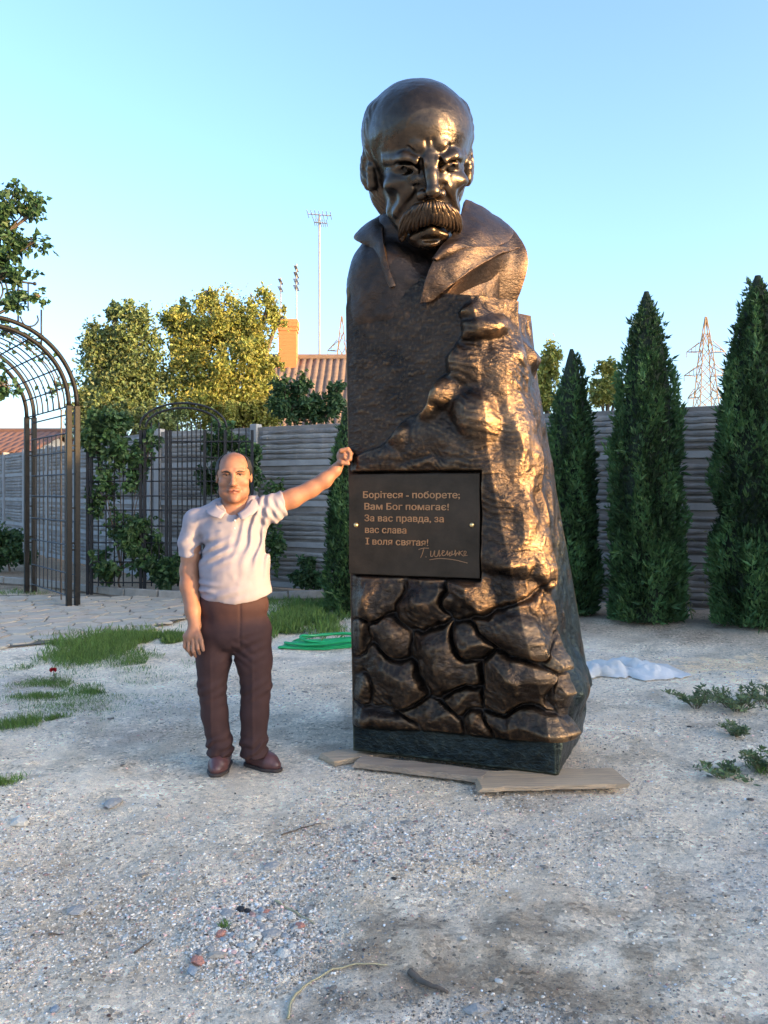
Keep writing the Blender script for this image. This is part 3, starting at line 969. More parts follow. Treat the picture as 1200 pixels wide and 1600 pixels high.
        fac = np.clip(fac, .12, 1)
        dome = (h*fac + tilt) * np.power(np.clip(1 - np.power(q, 3.0), 0, 1), 0.6)
        if py < 905:        # above: forms that flow into one another
            dome = (h*1.15 + np.clip(tilt, -.4*h, .4*h))*(1 - np.minimum(q, 1.8)**2) - .004
            k_ = .045
            hx = np.clip(k_ - np.abs(D - dome), 0, None)/k_
            D = np.maximum(D, dome) + hx*hx*k_*.25
        else:
            D = np.maximum(D, np.where(q < 1, dome - 0.012*q, -1))
    # below the plaque: stones packed edge to edge, flat faces and narrow deep joints
    q1 = np.full(S.shape, 9.); q2 = np.full(S.shape, 9.); hh = np.zeros(S.shape)
    wu2 = 0.034*fbm(S*6, Z*6, 3.0, 3, 12); wz2 = 0.034*fbm(S*6, Z*6, 9.0, 3, 24)
    for (px, py, rx, ry, an, h) in stones[:18]:
        u0, z0 = front_uz(px, py); rs = random.Random(int(px*7+py))
        c, s_ = math.cos(math.radians(an)), math.sin(math.radians(an))
        a = (S + wu2 - u0)*268; b = -(Z + wz2 - z0)*286
        a, b = (a*c + b*s_)/rx, (-a*s_ + b*c)/ry
        q = np.sqrt(a*a + b*b)
        f = np.full(S.shape, 1.0)
        for kk in range(4):
            aa = rs.uniform(0, 6.28)
            f = np.minimum(f, rs.uniform(.85, 1.2) - rs.uniform(.35, .9)*(np.cos(aa)*a + np.sin(aa)*b))
        hi_ = h*np.clip(f, .15, 1.15) + h*(.25*math.sin(px)*a + .25*math.cos(py)*b)
        nw = q < q1
        q2 = np.where(nw, q1, np.minimum(q2, q)); hh = np.where(nw, hi_, hh); q1 = np.where(nw, q, q1)
    edge = q2 - q1
    pack = -0.014 + (hh*(1.30 - .80*np.clip(q1, 0, 1.15)**2) + 0.022)*np.power(smooth(0.0, 0.24, edge), .7)
    wp = smooth(1.10, 0.99, Z + .05*fbm(S*7, Z*7, 5., 3, 131))
    D = pack*wp + D*(1-wp)
    ridged = 1 - np.abs(fbm(S*6, Z*3.4, 2.0, 4, 31))
    big = 0.035*fbm(S*3.5, Z*2.6, 5.0, 3, 41)
    chis = 0.0016*np.sin((Z*0.9 + 0.45*S + 0.05*fbm(S*6, Z*6, 0, 2, 9))*170)
    fine = 0.003*fbm(S*26, Z*26, 1.5, 3, 51) + (0.003 + 0.006*smooth(1.1, 1.0, Z))*(np.abs(fbm(S*11 + Z*5, Z*9 - S*4, 1.5, 3, 52)) - .3)
    rock = D + 0.008*ridged + 0.25*big + chis*smooth(-.2, .4, fbm(S*5, Z*5, 9., 2, 77)) + fine
    flat = 0.0035*fbm(S*30, Z*46, 0.5, 3, 61) + 0.003*fbm(S*9, Z*9, 0.5, 3, 62)
    Dfront = flat*(1-inrock) + rock*inrock
    # corner and side: rough cast rock
    Dch = np.maximum(rock, 0.035*fbm(S*4, Z*2.2, 11., 4, 71) + 0.02) + 0.014*(1-np.abs(fbm(S*8, Z*3, 4., 3, 72)))
    Dsd = 0.022*fbm(S*4, Z*3, 21., 4, 81) + 0.010*fbm(S*14, Z*10, 3., 3, 82)
    bulge = 0.075*np.exp(-((Z-0.42)/0.13)**2) + 0.035*np.exp(-((Z-0.2)/0.1)**2) + 0.05*np.exp(-((Z-2.28)/0.07)**2)*smooth(-0.2, 0.5, fbm(S*3+4, Z*3, 0, 2, 83))
    Dsd = Dsd + bulge*smooth(0.0, 0.35, (Vv-vc)/(d-vc))*smooth(1.0, .8, (Vv-vc)/(d-vc)+.1)
    tcn = smooth(0.0, 0.25, (S - wf)/0.2)
    tsd = smooth(-0.15, 0.15, Vv - vc - 0.05)
    Dd = np.where(part == 0, Dfront, np.where(part == 1, Dch*tcn + Dfront*(1-tcn), np.where(part == 2, Dch*(1-tsd) + Dsd*tsd, np.where(part == 3, 0.2*Dsd, 0.004*fbm(Vv*20, Z*20, 1., 3, 91)))))
    # flat bed for the plaque, plain plinth at the foot
    u1, z1 = front_uz(753, 740); u2, z2 = front_uz(752, 898)
    bed = smooth(u1+0.012, u1-0.002, S) * smooth(1.030, 1.042, Z) * smooth(1.622, 1.612, Z)
    Dd = np.where(part == 0, Dd*(1-bed), Dd)
    pl = smooth(0.205, 0.18, Z + 0.006*np.sin(S*9) - 0.03*np.clip(S, 0, 1.2))
    Dd = Dd*(1-pl) + pl*(0.003*fbm(S*20, Z*20, 0., 3, 95) + np.where(part == 2, 0.5*bulge, 0))
    Dd = Dd + 0.016*(1-pl)*np.where(part == 0, 1-bed, np.where(part == 1, 1, np.where(part == 2, 1-tsd, 0)))
    Dd = np.where((part == 0), Dd * smooth(-0.01, 0.09, S - lx) , Dd)
    Dd = np.where((part == 4), Dd * smooth(0.0, 0.05, Vv), Dd)
    Dd = Dd - np.where(part == 0, 0.07*np.clip((Z-2.54)/.2, 0, 1)**1.5, 0)
    U = U + nu*Dd; Vv = Vv + nv*Dd
    P = mw(U, Vv, Z)
    nr, nc = U.shape
    idx = np.arange(nr*nc).reshape(nr, nc)
    a = idx[:-1]; b = idx[1:]
    q = np.stack([a, np.roll(a, -1, 1), np.roll(b, -1, 1), b], -1).reshape(-1, 4)
    verts = P.reshape(-1, 3)
    # top and bottom
    ct = mw(0.42, 0.36, 2.64)[None]; cb = mw(0.55, 0.4, 0.05)[None]
    n0 = len(verts)
    verts = np.vstack([verts, ct, cb])
    top = np.stack([idx[-1], np.roll(idx[-1], -1), np.full(nc, n0)], 1)
    bot = np.stack([np.roll(idx[0], -1), idx[0], np.full(nc, n0+1)], 1)
    # slate patina on the plinth; right side mixes patina blotches with painted bluish shade
    pat_shade = np.clip(pl*1.0 + np.where(part == 2, smooth(-0.3, 0.35, fbm(S*7, Z*5, 1., 4, 101) + 0.25)*smooth(1.55, 0.9, Z - 0.3*(Vv-.4)), 0)*tsd, 0, 1)
    base = np.array([1.0, 1.0, 1.0]); slate = np.array([0.60, 1.10, 1.45])
    tint = base*(1-pat_shade[..., None]) + slate*pat_shade[..., None]
    # sunlit gold painted into the tint of raised relief, strongest round the right corner
    sun_gold = smooth(.035, .11, Dd)*np.clip(.55 + .6*fbm(S*8, Z*8, 2., 3, 111), 0, 1)*np.where(part <= 2, 1, 0)*(1-pat_shade)
    sun_gold = sun_gold*np.where(part == 0, .10 + .45*smooth(1.5, 1.7, Z), 1.35)
    tint = tint*(1 + sun_gold[..., None]*np.array([1.9, 1.75, 1.35]))
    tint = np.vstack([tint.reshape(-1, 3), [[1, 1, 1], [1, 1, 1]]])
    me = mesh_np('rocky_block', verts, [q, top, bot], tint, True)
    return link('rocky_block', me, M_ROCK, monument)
make_block()

# ---- plaque with its lettering
def plane_obj(o, u, v, z):
    """stand a flat XY object up on the front of the monument"""
    x = Vector((ME1[0], ME1[1], 0)).normalized(); n = Vector((-ME2[0], -ME2[1], 0)).normalized(); zz = Vector((0, 0, 1))
    m = Matrix((x, zz, n)).transposed().to_4x4()
    p = mw(u, v, z)
    m.translation = V(p)
    o.data.transform(m)
    return o

PU1 = front_uz(752, 820)[0]; PU0 = 0.003
PZ0, PZ1 = front_uz(548, 896)[1], front_uz(546, 741)[1]
def make_plaque():
    mb = MB()
    R = np.stack([np.append(ME1, 0), np.append(ME2, 0), [0, 0, 1]], 1)
    mb.box(mw((PU0+PU1)/2, -0.008, (PZ0+PZ1)/2), (PU1-PU0, 0.045, PZ1-PZ0), R)
    pq = mb.build('plaque', M_PLAQUE, monument, bevel=0.005)
    pq['label'] = 'dark bronze plaque with copper lettering'
    vf = -0.0315
    lines = [('Борітеся - поборете;', 571, 778, 721), ('Вам Бог помагає!', 573, 796, 704), ('За вас правда, за', 573, 814, 696), ('вас слава', 574, 832, 638), ('І воля святая!', 575, 850, 672)]
    dg = None
    for (t, px0, py, px1) in lines:
        cu = bpy.data.curves.new('words', 'FONT')
        cu.body = t; cu.size = 0.050; cu.extrude = 0.003; cu.offset = 0.0004; cu.resolution_u = 3
        ob = bpy.data.objects.new('words', cu); COL.objects.link(ob)
        bpy.context.view_layer.update()
        me = bpy.data.meshes.new_from_object(ob.evaluated_get(bpy.context.evaluated_depsgraph_get()))
        bpy.data.objects.remove(ob)
        u0, z0 = front_uz(px0, py); u1, _ = front_uz(px1, py)
        xs = [v.co.x for v in me.vertices]
        s = (u1 - u0) / (max(xs) - min(xs))
        me.transform(Matrix.Diagonal((s, 1.0, 1.0, 1)) @ Matrix.Translation((-min(xs), 0, 0)))
        o = link('lettering', me, M_LETTER, pq)
        plane_obj(o, u0, vf, z0)
    # serif feet would be finer than a pixel; the signature is drawn as strokes
    def stroke(pts, r=0.0022):
        P = []
        for (x, y) in pts:
            u, z = front_uz(x, y); P.append(mw(u, vf, z))
        return curve_pts(P, 8*len(P)), r
    mb = MB()
    sig = [[(657,858),(664,856),(673,856)], [(665,856),(663,864),(660,871)], [(668,869),(669,870)],
           [(676,860),(676,868),(679,868),(682,860),(682,868),(686,868),(689,859),(689,868),(692,866)],
           [(692,865),(697,861),(694,860),(694,867),(699,866),(702,860),(702,867),(706,862),(705,868),(709,866)],
           [(709,860),(709,866),(713,864),(714,859),(714,868),(717,863),(720,867)], [(720,860),(720,867),(721,863),(726,860)],[(721,863),(727,868),(731,862),(728,861),(728,867),(733,867)],
           [(674,874),(690,872),(712,874),(733,879)]]
    for s_ in sig:
        p, r = stroke(s_)
        mb.tube(p, r, 5)
    mb.build('signature', M_LETTER, pq)
    for (px, py) in ((560, 820), (740, 820)):
        u, z = front_uz(px, py)
        mb = MB()
        mb.ball(mw(u, vf - 0.002, z), (0.0135, 0.0135, 0.0135), 12)
        mb.build('bolt', M_BOLT, pq, True)
make_plaque()

# ---- bust: shoulders, neck and coat
def make_torso():
    vol = Vol((-0.32, 4.30, 2.38), (0.98, 5.60, 3.30), 0.010)
    vol.ell((0.02, 4.87, 2.70), (0.235, 0.27, 0.29))
    vol.box((0.50, 5.10, 2.80), (0.26, 0.24, 0.15), 0.08, 0.06, R=rot('Z', -21) @ rot('Y', 22))
    vol.ell((0.46, 5.05, 2.64), (0.27, 0.24, 0.22), 0.08)
    vol.ell((0.24, 4.90, 2.66), (0.38, 0.27, 0.30), 0.10)
    R = np.stack([np.append(ME1, 0), np.append(ME2, 0), [0, 0, 1]], 1)
    vol.box(mw(0.28, 0.36, 2.55), (0.27, 0.32, 0.18), 0.08, 0.10, R=R)
    vol.ell((0.07, 4.84, 2.98), (0.14, 0.17, 0.16), 0.05)
    vol.box(mw(0.175, 0.215, 2.62), (0.205, 0.222, 0.25), 0.13, 0.10, R=R)
    vol.cap((0.20, 4.76, 3.16), (0.25, 4.88, 2.72), 0.175, 0.20, 0.05)
    # cloth folds over the shoulders
    vol.warp(lambda x, y, z: 0.016*fbm(x*4, y*4, z*4, 3, 201) + 0.0025*fbm(x*24, y*24, z*24, 3, 202))
    o = vol.build('shoulders', M_COAT, monument)
    return o
bust = make_torso()

def flap(name, nets, thick=0.026, bulge=0.02, parent=None, m=None):
    rows = [curve_pts([at(*p) for p in net], 40) for net in nets]
    n = min(len(r) for r in rows)
    rows = [r[np.linspace(0, len(r)-1, n).round().astype(int)] for r in rows]
    ns = 12
    grid = []
    full = curve_pts(np.array(rows), ns) if len(rows) > 2 else np.array([rows[0]*(1-t)+rows[1]*t for t in np.linspace(0, 1, ns)])
    full = np.array(full).reshape(-1, n, 3)
    full[..., 2] += 0.004*fbm(full[...,0]*14, full[...,2]*14, 0, 3, 7)
    full[..., 1] += 0.006*fbm(full[...,0]*12, full[...,2]*12, 0, 3, 8)
    nr = len(full)
    idx = np.arange(nr*n).reshape(nr, n)
    q = np.stack([idx[:-1,:-1], idx[:-1,1:], idx[1:,1:], idx[1:,:-1]], -1).reshape(-1, 4)
    o = link(name, mesh_np(name, full.reshape(-1,3), q, None, True), m or M_COAT, parent or bust)
    sd = o.modifiers.new('solid', 'SOLIDIFY'); sd.thickness = thick; sd.offset = 0
    bv = o.modifiers.new('bevel', 'BEVEL'); bv.width = 0.007; bv.segments = 2; bv.limit_method = 'ANGLE'
    return o
flap('coat_collar', [
    [(606,336,4.80),(599,350,4.71),(598,366,4.63),(601,386,4.58),(606,412,4.565),(617,448,4.56)],
    [(597,338,4.83),(583,348,4.74),(579,364,4.67),(593,384,4.60),(600,412,4.57),(614,449,4.555)],
    [(590,342,4.88),(570,355,4.82),(555,374,4.76),(582,386,4.66),(595,412,4.60),(611,450,4.56)]])
flap('coat_collar', [
    [(726,314,4.78),(718,342,4.63),(706,368,4.52),(690,386,4.465),(676,406,4.45)],
    [(752,326,4.88),(760,350,4.72),(740,370,4.57),(708,384,4.465),(679,406,4.445)],
    [(782,345,4.98),(800,368,4.86),(770,389,4.66),(724,388,4.49),(682,405,4.45)]])
flap('coat_front', [
    [(776,342,5.02),(806,368,4.97),(822,398,4.92),(820,430,4.92),(800,486,4.96)],
    [(780,366,4.90),(790,386,4.86),(786,408,4.84),(770,434,4.82),(742,486,4.84)],
    [(776,384,4.72),(758,402,4.63),(732,422,4.58),(706,444,4.55),(676,484,4.56)]])
flap('lapel', [
    [(686,392,4.475),(672,418,4.46),(662,446,4.465),(656,474,4.485)],
    [(742,386,4.53),(716,410,4.475),(690,437,4.46),(664,472,4.48)],
    [(812,388,4.76),(766,406,4.58),(716,438,4.475),(674,470,4.485)]])

# ---- head
HC = at(656, 253, 4.62); HS = 4.62 / F_PX
HR = rot('Y', -5) @ rot('Z', 6) @ rot('X', 20)
def head_xf(v):
    return HC + (v * HS) @ HR.T

def make_head():
    vol = Vol((-104, -138, -150), (104, 128, 140), 1.8)
    def e(x, f, z, r, k=0, op='add', R=None): vol.ell((x, -f, z), r, k, op, R)
    def c(a, b, ra, rb=None, k=0, op='add'): vol.cap((a[0], -a[1], a[2]), (b[0], -b[1], b[2]), ra, rb, k, op)
    def sf(x, z, off):
        """forward position on the face mask at (x, z), pushed out by off"""
        return (x, 18 + 72*math.sqrt(max(0.02, 1 - (x/64)**2 - ((z+10)/112)**2)) + off, z)
    def se(x, z, off, r, k=0, op='add'): e(*sf(x, z, off), r, k, op)
    def sc(p, q, ra, rb, k=0, op='add'): c(sf(*p), sf(*q), ra, rb, k, op)
    e(0, -22, 42, (83, 98, 78))
    e(0, 12, 38, (72, 77, 64), 22)
    e(0, 18, -10, (61, 72, 110), 18)
    e(0, 26, -86, (37, 48, 36), 18)
    e(0, -38, -34, (74, 56, 62), 22)
    e(0, -40, -70, (44, 48, 70), 20)
    e(0, 66, -116, (19, 15, 12), 16)
    for s in (-1, 1):
        e(s*45, 52, -32, (20, 20, 14), 16)                       # cheekbone
        e(s*84, 56, 6, (12, 26, 22), 18, 'sub')                  # temple
        c((s*45, 20, -72), (s*20, 54, -110), 12, 11, 16)         # jaw line
        e(s*56, 62, -64, (10, 16, 22), 14, 'sub')
        sc((s*11, -6, 2), (s*36, 2, 3), 9, 9.5, 7)               # brow, low at the nose
        sc((s*36, 2, 3), (s*59, 4, 1), 9.5, 6.5, 7)
        se(s*17, 19, -3, (11, 8, 8), 8)
        sc((s*26, 23, -4), (s*44, 25, -4), 5, 4, 8)
        se(s*37, -11, 2, (23, 18, 11), 5, 'sub')                 # eye socket
        se(s*14, -11, 3, (6, 9, 13), 5, 'sub')
        se(s*36, -12, -22, (17, 16, 15))
        for a, b in (((18, -15, -5), (27, -8, -2)), ((27, -8, -2), (43, -7, -2)), ((43, -7, -2), (57, -12, -4))):
            sc((s*a[0], a[1], a[2]), (s*b[0], b[1], b[2]), 3.6, 3.6, 2.5)
        for a, b in (((18, -15, -5), (29, -21, -3)), ((29, -21, -3), (44, -21, -3)), ((44, -21, -3), (56, -13, -4))):
            sc((s*a[0], a[1], a[2]), (s*b[0], b[1], b[2]), 2.8, 2.8, 2.5)
        se(s*36, -11, -3, (4.4, 4.5, 4.4), 1.5, 'sub')
        sc((s*20, -30, -4), (s*50, -27, -3), 5, 4.5, 7)          # bag under the eye
        sc((s*18, -36, 1.5), (s*52, -33, 1), 2.5, 2, 5, 'sub')
        se(s*14, -48, 6, (8.5, 11, 8), 4)                        # nostril wing
        e(s*7, 103, -54, (4, 5, 4), 2, 'sub')
        sc((s*20, -42, 2), (s*40, -66, 4), 3.4, 3.4, 6, 'sub')   # fold to the mouth
        sc((s*29, -40, -4), (s*47, -72, -1), 7, 6, 9)
        e(s*78, -18, -8, (7, 16, 27), 4, R=rot('Z', -s*30))     # ear
        e(s*85, -12, -5, (5, 10, 18), 3, 'sub', R=rot('Z', -s*30))
        c((s*76, -2, -6), (s*75, -2, -30), 5, 6, 4)
        c((0, 90, -66), (s*21, 86, -71), 10, 10, 5)              # body of the moustache
        c((s*21, 86, -71), (s*37, 72, -88), 10, 8, 5)
        c((s*37, 72, -88), (s*41, 62, -110), 8, 5, 5)
        sc((s*5, -2, 8), (s*4.5, 26, 5), 3.0, 2.2, 3, 'sub')     # frown lines
        sc((s*25, 12, 5.5), (s*30, 19, 3), 1.6, 1.2, 4, 'sub')
    # nose
    c((0, 87, 4), (0, 97, -22), 8.0, 8.5, 8)
    c((0, 97, -22), (0, 105, -42), 8.5, 9.5, 6)
    e(0, 107, -45, (11, 9, 8), 4)
    # mouth
    e(0, 86, -91, (24, 14, 7), 5, 'sub')
    c((-25, 67, -109), (0, 79, -99), 6, 8, 5)
    c((0, 79, -99), (25, 67, -109), 8, 6, 5)
    e(0, 80, -113, (16, 7, 4), 5, 'sub')
    def hair(x, y, z):
        f = -y
        edge = smooth(8, -8, f - 6 - 0.12*(z-10)) * smooth(96, 80, z + 0.15*f)
        return -3.6*edge - edge*1.0*np.sin((z*0.25 + f*0.35 + 2*vnoise(x*.05, y*.05, z*.05, 3))*1.6) + 0.7*fbm(x*.035, y*.035, z*.035, 3, 301) + 0.25*fbm(x*.14, y*.14, z*.14, 2, 302)
    vol.warp(hair, 12)
    return vol.build('head', M_HEAD, monument, head_xf)
head = make_head()

def make_moustache():
    mb = MB()
    r_ = random.Random(3)
    for layer in range(3):
        n = 17
        for i in range(n):
            t = (i + 0.5*(layer % 2) + r_.uniform(-.25, .25)) / (n-1) * 2 - 1
            t = max(-1, min(1, t)); a = abs(t); s = 1 if t >= 0 else -1
            lift = (2-layer)*1.2
            root = (28*t, 99 - 13*a*a + lift, -57 - 9*a*a + layer*-3)
            mid = (28*t + s*12*a, 104 - 20*a + lift, -67 - 9*a - 4*layer)
            m2 = (28*t + s*19*a**1.2, 98 - 24*a + lift, -80 - 13*a - 3*layer)
            end = (28*t + s*18*a**1.3, 90 - 26*a, -88 - 23*a**1.4 + r_.uniform(-3, 2))
            pts = curve_pts([(p[0] + r_.uniform(-1, 1), -p[1], p[2]) for p in (root, mid, m2, end)], 12)
            rr = np.interp(np.linspace(0, 1, len(pts)), [0, .25, .7, 1], [1.8, 3.3, 2.9, 0.7])
            mb.tube(head_xf(pts), rr*HS, 6)
    mb.build('moustache', bronze('bronze_moustache', (0.036, 0.027, 0.022), (0.120, 0.080, 0.052), (0.3, 0.2, 0.1), 0.36, 0.3, 60, 0.006, point=False), head, True)
make_moustache()

# ================================================================== the person leaning on the monument
M_SKIN = mat('skin', (1, 1, 1), 0.6, 0, (0.88, 0.84, 0.82), 40, tint=True, bump=0.12, bscale=220, sss=0.12, bdist=0.003)
M_HAIR = mat('dark_hair', (0.018, 0.013, 0.010), 0.7, 0, (0.008, 0.006, 0.005), 60, bump=0.5, bscale=220, stretch=(1, 1, .2), bdist=0.004)
M_SHIRT = mat('shirt_cotton', (0.31, 0.275, 0.295), 0.85, 0, (0.265, 0.235, 0.26), 14, bump=0.12, bscale=300, spec=0.2, bdist=0.002)
M_TROUS = mat('brown_trousers', (0.060, 0.028, 0.025), 0.8, 0, (0.040, 0.019, 0.018), 14, bump=0.2, bscale=260, spec=0.25, bdist=0.002)
M_SHOE = mat('shoe_leather', (0.11, 0.045, 0.042), 0.42, 0, (0.075, 0.03, 0.028), 18, bump=0.2, bscale=90, bdist=0.004)
M_SOLE = mat('shoe_sole', (0.05, 0.035, 0.03), 0.8)
M_EYE = mat('eye', (0.17, 0.13, 0.11), 0.35)
M_LID = mat('eyelid_skin', (0.15, 0.062, 0.036), 0.6)
M_PUPIL = mat('iris', (0.03, 0.018, 0.012), 0.1)
PY = 4.52
def pp(px, py, dy=0.0):
    """pixel at the person's depth (offset dy away from the camera), true size kept at PY"""
    a = at(px, py, PY); a[1] += dy
    return a

def make_person():
    S = PY / F_PX                # metres per photograph pixel at the person
    vol = Vol((-1.20, 4.22, 0.54), (-0.10, 4.86, 1.76), 0.0042)
    # ---- head
    hc = pp(366, 745, -0.01)
    HRm = rot('Y', -1.5) @ rot('Z', 8) @ rot('X', 2)
    def hp(x, f, z):
        return hc + HRm @ (np.array([x, -f, z]) * S)
    def e(x, f, z, r, k=0, op='add'):
        vol.ell(hp(x, f, z), np.array(r)*S, k*S, op, R=HRm)
    def c(a, b, ra, rb, k=0, op='add'):
        vol.cap(hp(*a), hp(*b), ra*S, rb*S, k*S, op)
    e(0, -5, 11, (25.2, 32, 27))
    e(0, 4, 5, (22.8, 25, 22), 6)
    e(0, 4, -16, (22.0, 22, 25), 7)
    e(0, 8, -29, (17, 17, 11), 6)
    e(0, 22, -35, (7.5, 6, 5), 5)
    for s in (-1, 1):
        e(s*15, 15.5, -9, (8, 8, 7), 6)
        e(s*15, 11, -23, (8, 9, 9), 6)
        c((s*4, 27.5, 9), (s*17, 23, 9.5), 3.2, 2.4, 3)
        e(s*10.5, 29, 3.4, (7, 5, 3.4), 2, 'sub')
        e(s*10.5, 20, 3.2, (6, 5, 4.6), 1)
        c((s*5.5, 25.6, 5.6), (s*15.5, 22.8, 5.4), 1.3, 1.2, 1)
        c((s*5.5, 25, 2.0), (s*15.5, 22.5, 2.4), 1.1, 1.0, 1)
        e(s*4.3, 30, -12, (3.2, 3.6, 2.8), 1.5)
        c((s*7, 29, -11), (s*12, 23.5, -21), 1.0, 1.0, 2, 'sub')
        e(s*25.8, -4, -1, (3, 6.5, 9), 1.5)
        e(s*28.3, -2, 0, (2, 4, 5.5), 1, 'sub')
    c((0, 27.5, 6), (0, 35, -10), 3.0, 4.2, 2.5)
    e(0, 35, -11.5, (4.8, 4.2, 3.6), 1.5)
    e(0, 25, -20, (10, 6, 4), 3)
    c((-7.0, 24.6, -23.0), (0, 27.0, -19.2), 1.2, 1.4, 1.6)
    c((0, 27.0, -19.2), (7.0, 24.6, -23.0), 1.4, 1.2, 1.6)
    c((-5, 25.2, -24.2), (5, 25.2, -24.2), 1.5, 1.5, 1.6)
    c((-9, 25.6, -25.4), (0, 28.7, -21.0), 1.25, 1.4, 1.0, 'sub')
    c((0, 28.7, -21.0), (9, 25.6, -25.4), 1.4, 1.25, 1.0, 'sub')
    # ---- neck and the trunk under the clothes
    vol.cap(pp(366, 765, 0.03), pp(364, 808, 0.05), 0.068, 0.080, 0.03)
    vol.ell(pp(362, 815, 0.02), (0.155, 0.09, 0.09), 0.04)
    vol.ell(pp(364, 880, 0.0), (0.15, 0.10, 0.22), 0.04)
    vol.ell(pp(364, 960, 0.0), (0.14, 0.09, 0.12), 0.04)
    vol.cap(pp(330, 803, 0.03), pp(300, 822, 0.03), 0.055, 0.055, 0.03)
    vol.cap(pp(395, 797, 0.03), pp(425, 790, 0.04), 0.055, 0.055, 0.03)
    # ---- hanging arm (left in the picture)
    vol.chain([pp(300, 822, .03), pp(297, 870, .02), pp(295.5, 892, .01), pp(298, 915, -.02), pp(306, 950, -.075), pp(311, 972, -.105)],
              [.048, .050, .051, .052, .040, .033], 0.02)
    vol.ell(pp(296, 845, .03), (.048, .048, .07), .02)
    # hand: palm, four fingers, thumb on the body's side
    vol.cap(pp(311, 974, -.107), pp(308, 988, -.125), .033, .038, .012, flat=1.25)
    vol.cap(pp(299, 988, -.12), pp(316, 987, -.14), .019, .020, .010)
    fl = [((298, 991), (298, 1003), (301, 1011), -.125, .0105), ((304.5, 993), (305, 1008), (307.5, 1017), -.138, .0112), ((311, 993), (312.5, 1009), (314, 1018), -.146, .0112), ((317, 991), (319.5, 1005), (320.5, 1014), -.148, .0105)]
    for (a, b, d, y, r) in fl:
        vol.cap(pp(*a, y), pp(*b, y-.012), r, r*.95, .003)
        vol.cap(pp(*b, y-.012), pp(*d, y+.014), r*.95, r*.8, .003)
    vol.cap(pp(317, 979, -.125), pp(324, 993, -.155), .0135, .0125, .008)
    vol.cap(pp(324, 993, -.155), pp(327.5, 1007, -.16), .0125, .0095, .003)
    # ---- arm stretched out to the monument
    vol.chain([pp(425, 790, .04), pp(455, 779, .06), pp(484, 764, .09), pp(505, 750, .105), pp(522, 734, .12), pp(527, 727, .125)],
              [.056, .052, .045, .042, .031, .027], 0.02)
    # fist: back of the hand, curled fingers round the opening, thumb below
    fy = 0.128
    vol.ell(pp(534, 713, fy+.014), (.036, .040, .046), .012, R=rot('Y', -18))
    for i in range(4):
        y = fy - .030 + i*.022
        sc = (0.95, 1.0, 0.97, 0.88)[i]
        r = .0135*sc
        P5 = [(531, 703), (533 + 9.5*sc, 700.5), (533 + 14.0*sc, 707), (533 + 13*sc, 716), (533 + 7*sc, 721)]
        for j in range(4):
            vol.cap(pp(*P5[j], y), pp(*P5[j+1], y), r*(1.05-.06*j), r*(1.0-.06*j), .004)
    vol.ell(pp(538, 711.5, fy-.006), (.026, .034, .030), .006)
    vol.ell(pp(539.5, 712, fy-.046), (.0075, .014, .0075), .004, 'sub')
    vol.cap(pp(528, 722, fy-.022), pp(533, 722, fy-.046), .0165, .0145, .008)
    vol.cap(pp(533, 722, fy-.046), pp(543, 723.5, fy-.046), .0145, .011, .004)
    def cols(v):
        base = np.array([0.30, 0.140, 0.080])
        col = np.tile(base, (len(v), 1))
        l = (v - hc) @ HRm / S
        x, f, z = l[:, 0], -l[:, 1], l[:, 2]
        ishead = (np.abs(x) < 34) & (z > -42) & (z < 45)
        lips = ishead & (np.abs(x) < 7) & (z < -18.6 - np.abs(x)*.35) & (z > -25.2) & (f > 24)
        col[lips] = (0.25, 0.085, 0.06)
        beard = ishead * smooth(-8, -16, z) * (f > -6)
        col = col*(1 - 0.22*(beard*(~lips))[:, None]*np.array([.8, .9, .8]))
        scalp = ishead * smooth(22, 36, z)
        col = col*(1 - 0.35*scalp[:, None])
        nail = np.zeros(len(v))
        return col * (1 + 0.07*fbm(v[:, 0]*45, v[:, 1]*45, v[:, 2]*45, 2, 811))[:, None]
    body = vol.build('person', M_SKIN, None, None, cols, relax=1)
    base_loc = (pp(370, 1200)[0], 4.5, 0.0)
    rebase(body, base_loc)
    tag(body, 'balding man in a pale polo shirt resting his fist on the monument', 'person')
    # ---- hair at the sides and back, brows, eyes
    hv = Vol(hc - 0.17, hc + 0.17, 0.0042)
    hv.ell(hp(0, -6.5, 11), np.array((28.6, 33.0, 27.8))*S, 0, R=HRm)
    hv.ell(hp(0, -22, -8), np.array((22.5, 17, 24))*S, 0.02, R=HRm)
    hv.ell(hp(0, 22, 26), np.array((23.0, 36, 40))*S, 0.006, 'sub', R=HRm)
    hv.ell(hp(0, 30, -22), np.array((60, 33, 30))*S, 0.004, 'sub', R=HRm)
    hv.ell(hp(0, 32, 0), np.array((60, 32, 16))*S, 0.006, 'sub', R=HRm)
    hv.warp(lambda x, y, z: 0.0022*fbm(x*90, y*90, z*40, 3, 821))
    hv.build('hair', M_HAIR, body)
    mb = MB()
    for s in (-1, 1):
        p = curve_pts([hp(s*3.6, 29.6, 7.2), hp(s*10, 28.6, 9.0), hp(s*17, 24.0, 7.6)], 10)
        mb.tube(p, np.interp(np.linspace(0, 1, len(p)), [0, .4, 1], [.0036, .0044, .0020]), 6)
    mb.build('eyebrows', M_HAIR, body, True)
    for s in (-1, 1):
        mb = MB(); mb.ball(hp(s*10.5, 21.6, 3.6), .0150, 12)
        ey = mb.build('eye', M_EYE, body, True)
        mb = MB(); mb.ball(hp(s*10.3, 24.4, 3.6), .0068, 10)
        mb.build('iris', M_PUPIL, ey, True)
        mb = MB()
        p = curve_pts([hp(s*5, 26.0, 4.0), hp(s*10.5, 27.6, 5.3), hp(s*16.3, 23.0, 3.6)], 10)
        mb.tube(p, .0036, 6); mb.build('eyelid', M_LID, ey, True)
